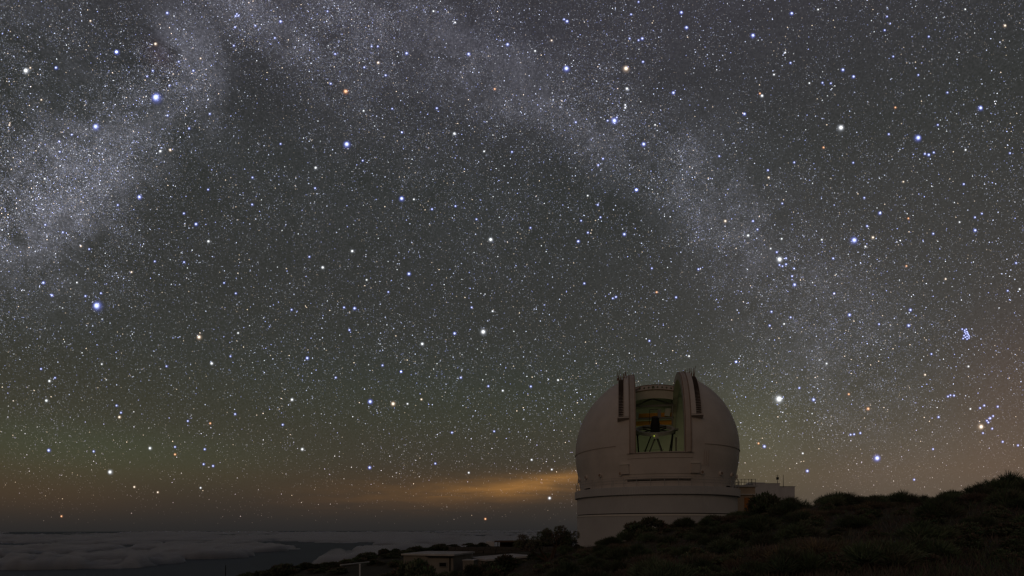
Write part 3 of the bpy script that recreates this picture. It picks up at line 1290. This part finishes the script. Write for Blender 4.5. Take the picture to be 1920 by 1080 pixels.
def clumps_for(kind, seed):
    g = random.Random(seed)
    out = []
    if kind == 'broom':
        for k in range(13):
            a, q = g.uniform(0, 6.28), g.uniform(0, .62)
            out.append(((math.cos(a) * q, math.sin(a) * q, g.uniform(.10, .55 - q * .4)), (.30, .30, g.uniform(.25, .42))))
    elif kind == 'round':
        for k in range(16):
            a, q = g.uniform(0, 6.28), g.uniform(0, .62)
            out.append(((math.cos(a) * q, math.sin(a) * q, g.uniform(.15, .72) * (1 - q * .5)), (.30, .30, .24)))
    else:
        for k in range(9):
            a, q = g.uniform(0, 6.28), g.uniform(0, .8)
            out.append(((math.cos(a) * q, math.sin(a) * q, g.uniform(.02, .18)), (.34, .34, .22)))
    return out


KINDS = {}
for kind, tints, nb, ln, wd, up, nvar in (('broom', GREEN, 3600, .30, .016, .75, 4), ('round', GREEN + BROWN[:1], 3800, .10, .040, .35, 4), ('dry', OCHRE + BROWN, 2600, .26, .013, .85, 3)):
    KINDS[kind] = [(leaf_mesh('foliage', clumps_for(kind, 10 * v + len(kind)), nb, ln, wd, up, tints, 100 + v), stem_mesh(.55, 7, v, .55)) for v in range(nvar)]
NAME = {'broom': 'broom_shrub', 'round': 'rounded_bush', 'dry': 'dry_shrub'}
LAB = {'broom': 'dark green narrow bladed shrub',
       'round': 'dark rounded leafy bush',
       'dry': 'low dry brownish shrub'}
GRP = {'broom': 'green shrubs on the hillside', 'round': 'rounded bushes on the slope', 'dry': 'dry shrubs on the hillside'}


def shrub(kind, x, y, size, hs=1.0, label=None, sink=None):
    sink = size * hs * (.30 if kind == 'round' else .06) if sink is None else sink
    f, s = random.choice(KINDS[kind])
    u_ = U0 + F * x / y
    side = 'left of the dome building' if u_ < 1050 else 'below the dome' if u_ < 1400 else 'below the middle of the ridge' if u_ < 1650 else 'under the highest part of the hill'
    deep = 'nearest the camera' if y < 19 else 'halfway up the slope' if y < 30 else 'high on the slope' if y < 50 else 'along the far skyline'
    auto = '%s %s, %s' % (LAB[kind], side, deep)
    r = empty(NAME[kind], (x, y, ground(x, y) - sink), random.uniform(0, 6.28))
    r.scale = (size, size, size * hs)
    tag(r, label or auto, 'shrub' if kind != 'round' else 'bush', None if label else GRP[kind])
    for nme, me in (('foliage', f), ('stem', s)):
        o = bpy.data.objects.new(nme, me)
        COL.objects.link(o)
        o.parent = r
    return r


random.seed(21)
# shrubs that can be told apart
for (u, Y, kind, size, hs, lab) in (
        (1436, 35, 'round', 1.75, 1.75, 'large dark bush standing in front of the pale service building'),
        (1484, 34, 'broom', 1.2, 1.0, 'shrub just right of the big bush at the pale service building'),
        (1218, 38, 'round', 2.35, .95, 'broad rounded bush against the foot of the round dome building'),
        (1285, 38, 'broom', 1.0, 1.0, 'shrub on the slope below the right side of the dome'),
        (1340, 37, 'broom', 1.05, .9, 'shrub on the ridge below the tan annex'),
        (1572, 33, 'broom', 1.15, .95, 'shrub on the ridge crest with spiky twigs pointing left'),
        (1640, 33, 'broom', .9, .85, 'shrub in the middle of the ridge skyline right of the buildings'),
        (1775, 30, 'broom', 1.0, .9, 'shrub in the dip of the skyline before the right hill rises'),
        (1892, 28, 'broom', 1.35, 1.0, 'highest shrub, crowning the hill at the right'),
        (1840, 28, 'broom', 1.0, .9, 'shrub on the rising skyline left of the highest shrub'),
        (1130, 42, 'broom', .75, .8, 'spiky low shrub before the left foot of the dome building'),
        (540, 60, 'round', 2.0, .75, 'first low rounded bush at the left end of the slope'),
        (628, 62, 'round', 1.5, .85, 'small round dark bush standing out on the left skyline')):
    shrub(kind, (u - U0) / F * Y, Y, size, hs, lab)
# the bushes along the left skyline
for (u, Y, size, hs) in ((575, 62, 1.5, .75), (662, 66, 1.7, .8), (690, 70, 1.7, .85), (722, 72, 1.8, .85), (750, 74, 1.6, .9), (782, 76, 1.7, .9),
                         (806, 76, 1.4, .9), (826, 77, 1.6, .9), (850, 77, 1.2, .8), (880, 77, 1.2, .8), (905, 77, 1.3, .8), (510, 60, 1.6, .7),
                         (480, 58, 1.4, .6), (600, 58, 1.5, .7), (700, 62, 1.6, .7), (640, 56, 1.5, .7), (745, 60, 1.7, .8), (560, 52, 1.5, .7),
                         (500, 50, 1.4, .6), (765, 44, 1.9, .95), (735, 43, 1.7, .9), (796, 41, 1.75, .9), (818, 40, 1.3, .9), (850, 40, 1.2, .8), (875, 41, 1.3, .8), (610, 62, 1.5, .7), (650, 64, 1.5, .7), (735, 68, 1.5, .7), (766, 72, 1.5, .8), (840, 74, 1.4, .7), (530, 62, 1.5, .6), (462, 59, 1.3, .6), (900, 41, 1.1, .8), (935, 44, 1.2, .8), (965, 46, 1.3, .8),
                         (850, 40, .9, .7), (1000, 48, 1.3, .8)):
    shrub('round', (u - U0) / F * Y, Y, size * random.uniform(1.15, 1.4), hs * .85)
for (u, Y, size, hs) in ((778, 42, 2.3, 1.75), (812, 41, 1.9, 1.5), (850, 40, 1.6, 1.3), (886, 41, 1.7, 1.6), (916, 42, 2.6, .95), (950, 43, 2.6, .95), (748, 43, 2.6, .9), (468, 60, 2.3, 1.0), (500, 60, 2.3, 1.0), (532, 60, 2.4, 1.0), (448, 59, 1.7, .9)):
    shrub('round', (u - U0) / F * Y, Y, size, hs)
# hillside cover
pts = []
tries = 0
while len(pts) < 255 and tries < 20000:
    tries += 1
    Y = random.uniform(13.5, 44) if random.random() < .8 else random.uniform(13.5, 24)
    u = random.uniform(520, 2050)
    x = (u - U0) / F * Y
    if u < 1000 and Y > 38:
        continue
    md = .55 + Y * .026
    if any((x - a) ** 2 + (Y - b) ** 2 < md * md for a, b in pts):
        continue
    v = V0 - F * ground(x, Y) / Y
    if v > 1130:
        continue
    pts.append((x, Y))
    nn = mnoise.noise((x * .12, Y * .12, 2.0))
    kind = 'dry' if nn + random.uniform(-.35, .35) > .24 else random.choice(('broom', 'round'))
    big = .5 + .55 * random.random() ** 1.5 + Y * .008
    shrub(kind, x, Y, big * (.85 if kind == 'round' else 1.0), random.uniform(.75, 1.05))


def ground_cover():
    g = np.random.default_rng(5)
    V, Fc, T = [], [], []
    N = 95000
    cnt = 0
    pal = np.array(OCHRE + BROWN + GREEN)
    while cnt < N:
        Y = 11 + 40 * g.random() ** 1.4
        u = g.uniform(300, 2080)
        x = (u - U0) / F * Y
        z = ground(x, Y)
        if V0 - F * z / Y > 1150:
            continue
        c = pal[int((mnoise.noise((x * .3, Y * .3, 9.0)) * .5 + .5) * (len(pal) - 1) + g.uniform(-2, 2)) % len(pal)]
        for _ in range(7):
            px, py = x + g.normal() * .22, Y + g.normal() * .22
            h = g.uniform(.10, .34)
            a = g.uniform(0, 6.28)
            w = .012
            lx, ly = g.normal() * .12, g.normal() * .12
            b = len(V)
            zz = z - .03
            V += [(px - math.cos(a) * w, py - math.sin(a) * w, zz), (px + math.cos(a) * w, py + math.sin(a) * w, zz), (px + lx, py + ly, zz + h)]
            Fc.append((b, b + 1, b + 2))
            k = g.uniform(.9, 1.7)
            T += [(c[0] * k, c[1] * k * 1.1, c[2] * k * 1.8, 1)] * 3
            cnt += 1
    me = bpy.data.meshes.new('undergrowth')
    me.from_pydata(V, [], Fc)
    a = me.color_attributes.new('tint', 'FLOAT_COLOR', 'POINT')
    a.data.foreach_set('color', np.array(T, 'f').ravel())
    me.materials.append(M['leaf'])
    o = bpy.data.objects.new('undergrowth', me)
    COL.objects.link(o)
    tag(o, 'low dry grass and undergrowth between the shrubs on the hillside', 'undergrowth', kind='stuff')


ground_cover()


# the open branched little tree left of the building
def small_tree():
    Y = 43.0
    x = (1030 - U0) / F * Y
    t = empty('small_tree', (x, Y, ground(x, Y) - .1))
    t.scale = (1.6, 1.4, 1.5)
    tag(t, 'small open branched tree left of the round building', 'tree')
    g = random.Random(4)
    mb = MB()
    tips = []

    def grow(p, d, ln, r, lev):
        q = p
        for s in range(3):
            d = (d + Vector((g.uniform(-.25, .25), g.uniform(-.25, .25), g.uniform(-.02, .14)))).normalized()
            q2 = q + d * ln / 3
            mb.tube(q, q2, r, r * .85, 6, False)
            q, r = q2, r * .85
        if lev == 0:
            tips.append(q)
            return
        if lev == 1:
            tips.append(q)
        for k in range(3 if lev > 1 else 2):
            a = g.uniform(0, 6.28)
            nd = (d * .55 + Vector((math.cos(a) * .9, math.sin(a) * .5, g.uniform(.0, .5)))).normalized()
            grow(q, nd, ln * g.uniform(.55, .8), r * .72, lev - 1)

    for a in (-1.1, -.5, .15, .7, 1.25):
        grow(Vector((a * .12, 0, 0)), Vector((a, g.uniform(-.4, .4), .85)).normalized(), .85, .075, 2)
    me = mb.build('trunk', M['bark'], t)
    cl = []
    for p in tips:
        cl.append((tuple(p + Vector((0, 0, g.uniform(-.12, .05)))), (.20, .22, .20)))
    cr_ = bpy.data.objects.new('crown', leaf_mesh('crown', cl, 12000, .085, .026, .45, GREEN + BROWN, 77, full=True))
    COL.objects.link(cr_)
    cr_.parent = t


small_tree()

# ------------------------------------------------------------------ stars
RS = 90000.0
PXR = 1.0 / 533.0                   # one pixel of the 1024 wide picture, in radians


def lobe_py(a, e, u, v, su, sv, rot):
    a0, e0, wa, we, t = lobe_params(u, v, su, sv, rot)
    da, de = a - a0, e - e0
    c, s = math.cos(t), math.sin(t)
    p, q = (da * c + de * s) / wa, (de * c - da * s) / we
    return np.exp(-.7 * (p * p + q * q))


def tri_noise(d, sc_, seed):
    """cheap value noise over directions"""
    a = vfbm(d[:, 0] / np.maximum(d[:, 1], .2) * sc_ + seed, d[:, 2] / np.maximum(d[:, 1], .2) * sc_ - seed, int(seed) + 200, 3)
    return (a - .5) * 2.6


def star_field():
    N = 175000
    ND = 170000
    n6 = 1900000
    az = rng.uniform(R(-58), R(58), n6)
    el = np.arcsin(rng.uniform(math.sin(R(.4)), math.sin(R(53)), n6))
    d = np.stack([np.sin(az) * np.cos(el), np.cos(az) * np.cos(el), np.sin(el)], 1)
    mwd = np.zeros(n6)
    for (u, v, su, sv, rot, amp) in MILKY:
        mwd += amp * lobe_py(az, el, u, v, su * 1.05, sv * 1.05, rot)
    drk = np.zeros(n6)
    for (u, v, su, sv, rot, amp) in DARK:
        drk += amp * lobe_py(az, el, u, v, su, sv, rot)
    n1, n2, n3 = tri_noise(d, 6, 3.0), tri_noise(d, 26, 5.0), tri_noise(d, 75, 8.0)
    per_px = np.clip(d[:, 1] ** -3 / 2.2, 0, 3)
    ed = np.degrees(el)
    low = np.clip((ed - .5) / 7.0, .06, 1) ** .8
    dens = (.34 + 5.5 * mwd - 5.0 * drk) * np.clip(1 + .5 * n1 + .5 * n2 + .45 * n3, .12, 2.6) * low * per_px
    lanes = np.clip(1.1 + 1.5 * n1 + 1.2 * n2 + .8 * n3, .03, 3.0)
    dust = np.clip(mwd - .9 * drk - .003, 0, 1) * 9 * lanes * low * per_px
    r_ = rng.random(n6)
    main = np.flatnonzero(r_ < dens * .50)[:N]
    r_ = rng.random(n6)
    fine = np.flatnonzero(r_ < dust * .5)[:ND]
    I1 = .095 * rng.random(len(main)) ** (-1 / 1.48)
    I2 = .075 * rng.random(len(fine)) ** (-1 / 2.1)
    idx = np.concatenate([main, fine])
    I = np.clip(np.concatenate([I1, I2]), 0, 2.4)
    d, e_ = d[idx], ed[idx]
    n = len(idx)
    I = I * np.clip(.30 + e_ / 16.0, .3, 1)
    red = np.clip(1 - e_ / 12.0, 0, 1)[:, None]
    k = rng.random(n)[:, None]
    big_ = (I > .45)[:, None]
    col = np.where(k < .44, np.array([[.66, .72, 1.0]]), np.where(k < np.where(big_, .70, .56), np.array([[.42, .48, 1.0]]), np.where(k < .86, np.array([[.86, .90, 1.0]]), np.array([[1.0, .80, .62]]))))
    col = col * (1 - red * .8) + np.array([[1.0, .70, .45]]) * red * .8
    col = col * I[:, None]
    rad = RS * d[:, 1] * PXR * np.where(I > .5, .56, .48)
    tv = np.array([(-.87, .3, -.5), (.87, .3, -.5), (0, .3, 1.0), (0, -.3, 0)], float)
    tf = np.array([(0, 1, 3), (1, 2, 3), (2, 0, 3)])
    V = (d[:, None, :] * RS + tv[None] * rad[:, None, None]).reshape(-1, 3)
    Fc = (tf[None] + (np.arange(n) * 4)[:, None, None]).reshape(-1, 3)
    me = bpy.data.meshes.new('stars')
    me.vertices.add(len(V))
    me.vertices.foreach_set('co', V.astype('f').ravel())
    me.loops.add(Fc.size)
    me.loops.foreach_set('vertex_index', Fc.astype('i').ravel())
    me.polygons.add(len(Fc))
    me.polygons.foreach_set('loop_start', np.arange(0, Fc.size, 3, dtype='i'))
    me.update(calc_edges=True)
    a = me.color_attributes.new('glow', 'FLOAT_COLOR', 'POINT')
    cc = np.repeat(np.concatenate([col, np.ones((n, 1))], 1), 4, axis=0).astype('f')
    a.data.foreach_set('color', cc.ravel())
    me.materials.append(emit('faint_starlight', 'glow', add=True))
    o = bpy.data.objects.new('stars', me)
    COL.objects.link(o)
    tag(o, 'countless faint stars of the night sky and the Milky Way', 'stars', kind='stuff')


star_field()


STARLIGHT = emit('bright_starlight', 'glow', add=True)


def ball_mesh(core, halo):
    """a luminous point: saturated middle, soft coloured rim"""
    mb = MB()
    n = 16
    rings = [(0, 1.0, 0), (.16, .95, .2), (.30, .35, 1.0), (.42, .04, .62), (.60, 0, .22), (.80, 0, .06), (1.0, 0, 0)]
    T = []
    for (r, c, h) in rings:
        for k in range(n):
            t = 2 * math.pi * k / n
            mb.v.append((r * math.cos(t), .25 * r * r, r * math.sin(t)))
            T.append([core[q] * c * 1.3 + halo[q] * h for q in range(3)] + [1])
    for i in range(len(rings) - 1):
        for k in range(n):
            k2 = (k + 1) % n
            mb.f.append((i * n + k, (i + 1) * n + k, (i + 1) * n + k2, i * n + k2))
    me = bpy.data.meshes.new('star')
    me.from_pydata(mb.v, [], mb.f)
    a = me.color_attributes.new('glow', 'FLOAT_COLOR', 'POINT')
    a.data.foreach_set('color', np.array(T, 'f').ravel())
    me.materials.append(STARLIGHT)
    return me


BALL = {'b': ball_mesh((.80, .86, 1.0), (.10, .14, .62)), 'w': ball_mesh((1, 1, 1), (.30, .32, .36)),
        'o': ball_mesh((1, .92, .80), (.38, .26, .17)), 'r': ball_mesh((1, .62, .34), (.45, .16, .06))}
SIZE = {'AA': 7.6, 'A': 5.2, 'a': 4.0, 'B': 2.9, 'C': 2.05}
WORD = {'b': 'blue', 'w': 'white', 'o': 'warm yellowish', 'r': 'orange'}


def star(u, v, cls, c, label=None):
    o = bpy.data.objects.new('star', BALL[c])
    COL.objects.link(o)
    o.location = at(u, v, 1).normalized() * (RS * .95)
    s = SIZE[cls] * PXR * o.location.y * random.uniform(.93, 1.07)
    o.scale = (s, s, s)
    hz_ = 'far left' if u < 400 else 'left of centre' if u < 800 else 'in the middle' if u < 1120 else 'right of centre' if u < 1520 else 'far right'
    vt_ = 'in the top of the sky' if v < 180 else 'high in the sky' if v < 400 else 'at mid height' if v < 640 else 'low in the sky'
    if label:
        tag(o, label, 'star', 'brightest stars')
    elif cls == 'B':
        tag(o, 'medium bright %s star %s, %s' % (WORD[c], hz_, vt_), 'star', 'medium bright stars')
    else:
        tag(o, 'small %s star %s, %s' % (WORD[c], hz_, vt_), 'star', 'small bright stars')
    return o


BRIGHT = [
    (292, 182, 'AA', 'b', 'brilliant blue white star at upper left beside the Milky Way cloud'),
    (48, 132, 'A', 'w', 'bright white star near the upper left corner with a faint companion'),
    (179, 237, 'A', 'b', 'bright star at the upper tip of the left Milky Way cloud'),
    (218, 97, 'a', 'b', 'blue star just above the upper left dark lane'),
    (181, 573, 'AA', 'b', 'lone brilliant blue star with wide halo at the left'),
    (261, 369, 'a', 'b', 'blue star at the right border of the left Milky Way cloud'),
    (206, 885, 'a', 'w', 'white star in the green glow low at the left'),
    (373, 632, 'a', 'o', 'warm star right of the lone brilliant blue star'),
    (650, 270, 'A', 'b', 'bright blue star below the small orange star near the top'),
    (648, 171, 'a', 'r', 'clearly orange star in the dark lane near the top'),
    (753, 372, 'a', 'b', 'blue star in the dark middle of the sky'),
    (920, 449, 'a', 'w', 'white star in the middle of the sky'),
    (906, 622, 'A', 'w', 'bright bluish white star left above the dome'),
    (737, 757, 'a', 'o', 'warm star beside a blue one left of the dome'),
    (694, 753, 'a', 'b', 'blue star paired with a warm star left of the dome'),
    (1062, 128, 'A', 'b', 'left and bluer of two bright stars high above the dome'),
    (1174, 128, 'A', 'o', 'right and yellower of two bright stars high above the dome'),
    (1152, 226, 'A', 'b', 'bright blue star with small companions high above the dome'),
    (1207, 270, 'a', 'b', 'blue star where the Milky Way bends down at right'),
    (1577, 239, 'A', 'w', 'bright white star alone in the dark upper right'),
    (1722, 258, 'A', 'b', 'blue star above a small row of three in the upper right'),
    (1839, 202, 'a', 'b', 'bright star near the right edge of the upper sky'),
    (1412, 66, 'a', 'b', 'blue star near the top edge right of centre'),
    (1462, 486, 'A', 'w', 'bright white star heading a small knot of blue stars'),
    (1602, 450, 'A', 'b', 'bright blue star beside an orange one in the right sky'),
    (1461, 748, 'AA', 'w', 'brilliant white star just right of the dome'),
    (1645, 859, 'A', 'b', 'blue star low above the dark ridge at right'),
    (1840, 800, 'A', 'o', 'orange yellow star beside a V of small stars at right'),
    (910, 973, 'C', 'r', 'orange point low over the clouds left of the dome'),
    (115, 968, 'C', 'r', 'orange point low over the clouds at the far left'),
]
T1 = """655 291 B b;314 380 B b;874 246 B o;508 117 C o;940 72 B b;1578 120 B b;1128 328 C o;901 850 B w;957 843 B o;1775 943 B w;1578 809 C b;1420 998 C b;1772 1058 C b;1087 397 C b;859 397 C b;827 429 C b;1180 640 C b;1063 722 C b;402 757 C b;232 561 C o;52 703 C o;1885 303 C b;1842 63 C b;1322 152 C b;1436 144 C b;336 853 C b;332 795 C b;1315 256 C b;1546 213 C b;942 649 C b;953 480 C b;1005 346 C b;1170 1066 C b;251 1005 C w;1860 470 C b;1332 78 C b;1325 90 C b;1342 88 C b;170 381 C o"""
T2 = """207 352 B o;367 299 B b;935 249 B b;716 303 B b;636 751 B w;1693 216 B b;1622 216 C b;1672 226 C b;1270 119 B b;1253 108 C b;1607 498 B w;1868 521 B b;1697 347 C b;1913 69 B b;1630 80 C b;1672 10 C b;1183 227 C o;1090 286 C w;205 260 C b;170 260 C b;249 423 C b;129 378 C b;125 623 C w;341 744 C b;537 608 C b;286 611 C b;1319 687 C b;863 500 C r;803 851 C w;960 854 C b;1660 1067 B b;120 903 C b;1445 928 C b;1472 892 C b;1597 590 C w;1597 606 C w;1765 702 C w;1550 660 C b;1498 678 C b;640 126 C w;518 62 C w"""
T3 = """447 538 B w;435 525 C r;348 640 B b;1385 870 B b;1413 857 C b;1363 865 C b;1814 143 B o;902 392 B b;962 430 B b;834 468 C b;787 465 C b;713 467 C w;614 74 B b;762 53 C w;607 353 C b;577 295 C w;514 419 C w;1185 317 C b;1326 421 C b;1436 702 C b;1160 754 C b;1490 520 C b;1590 52 C w;1137 169 C b;1197 604 C r;793 829 C r;484 998 C o;1842 861 C b;22 154 B b;960 915 C b;628 913 C b;206 878 C b;1592 843 C w;1150 92 C b;1385 205 C b;1242 1022 C o;1582 1035 C b;480 957 C b"""
T4 = """1102 240 B b;243 570 B b;291 641 B b;567 629 C b;480 645 C b;1190 1024 B w;1815 484 B w;1172 337 B w;1728 994 B b;739 510 C o;1034 180 C b;1339 853 C w;501 381 C b;254 244 C b;1035 454 C b;870 450 C b;230 1055 C b;936 1040 C b;1260 571 C b;1740 424 C b;454 364 C o;572 1028 C w;1418 130 C b;432 569 C w;1640 722 C b;1296 984 C b;1326 630 C b;662 133 C b;353 286 C b"""
T5 = """1333 337 B b;1387 288 C b;1592 297 B b;1458 202 C b;1349 221 C b;380 520 B b;61 392 B w;74 714 B b;15 709 C b;637 855 B b;455 914 B w;851 730 C w;760 213 C b;1660 47 B b;1733 897 C b;1527 658 C b;1774 623 C r;1367 574 C b;142 554 C w;408 101 C w;1747 489 C b;733 709 C b;510 156 C b;642 139 C b;1386 80 C w;1064 261 C b;1443 132 C b;264 622 C b;45 836 C b;336 1070 C b;1883 652 C b;1545 650 C b"""
T6 = """369 304 B w;630 581 B b;939 751 B b;1272 811 B b;1282 723 B b;1071 315 B o;240 223 B o;1646 275 B b;1645 202 C b;1684 181 C b;1111 178 B b;1038 251 C b;1022 92 C b;561 124 C b;783 328 C w;557 323 C w;1028 366 C w;396 223 C b;1480 549 C o;1896 606 C w;1829 615 C b;616 533 C b;627 490 C b;582 466 C b;608 765 C b;853 630 C b;1410 294 C b;1558 229 C w;1876 459 C b;89 494 C b;500 733 C b;490 811 C b;1105 803 C b;847 433 C b;421 270 C b;571 802 C w;1608 1041 C w;300 1015 C b;1270 208 C r;1259 476 C r;810 1025 C w;545 470 C b;562 477 C b;582 432 C b;530 398 C b;495 378 C w"""
T7 = """1642 268 B w;273 553 B b;1700 547 B w;843 541 B w;671 366 B o;277 163 B w;260 273 B w;526 559 C b;655 301 C b;680 341 C b;984 534 C b;984 576 C r;1151 547 C b;1145 631 C b;1198 641 C b;1590 409 C b;1056 388 C b;1182 401 C r;309 145 C b;1322 349 C b;755 759 C o;1128 764 C w;887 789 C o"""
T8 = """1044 499 B r;460 711 B b;702 849 B b;737 448 B b;657 382 C b;1619 500 C w;1697 481 C b;1674 495 C b;1773 487 C b;1730 553 B b;1712 566 C b;1747 540 C b;1720 576 C b;1507 423 C b;1527 425 C b;1493 430 C b;1440 546 C b;36 203 C w;1690 636 C b;1742 611 C b;1801 685 C b;1887 705 C b;1000 636 C b;965 643 C b;945 645 C b;1409 726 C b;1400 191 C b;1364 308 C o;935 417 C r;1303 898 C b;427 694 C r;302 235 C b;676 750 C w"""
T9 = """630 373 C w;730 341 C o;583 141 C b;357 832 B b;830 803 C b;1071 869 C w;1316 278 C w;1714 202 C w;1014 184 C b;1653 1052 B w;1254 571 C b;1524 776 C w;113 184 C b;450 96 C b;1212 246 C b;1518 248 C b;950 580 C b;1669 846 C w"""
for (u, v, c, k, lab) in BRIGHT:
    star(u, v, c, k, lab)
for txt, ox, oy, s in ((T1, 0, 0, 3), (T2, 640, 0, 3), (T3, 1280, 0, 3), (T4, 0, 340, 3), (T5, 640, 340, 3), (T6, 1280, 340, 3),
                       (T7, 0, 660, 3), (T8, 1280, 600, 3), (T9, 600, 660, 3.84)):
    for row in txt.split(';'):
        x, y, c, k = row.split()
        star(ox + float(x) / s, oy + float(y) / s, c, k)
# the tight little cluster at the right
clu = empty('star_cluster', at(1811, 626, 1).normalized() * (RS * .95))
tag(clu, 'tight cluster of small blue stars near the right edge', 'star cluster')
for (x, y) in ((1587, 838), (1600, 846), (1607, 862), (1590, 877), (1600, 887), (1573, 831), (1611, 881), (1583, 867), (1578, 884), (1596, 832), (1604, 854), (1593, 858), (1588, 848), (1612, 870), (1600, 872)):
    o = bpy.data.objects.new('star', BALL['b'])
    COL.objects.link(o)
    o.parent = clu
    o.location = at(1280 + x / 3, 340 + y / 3, 1).normalized() * (RS * .95) - clu.location
    s = 1.8 * PXR * (o.location.y + clu.location.y)
    o.scale = (s, s, s)
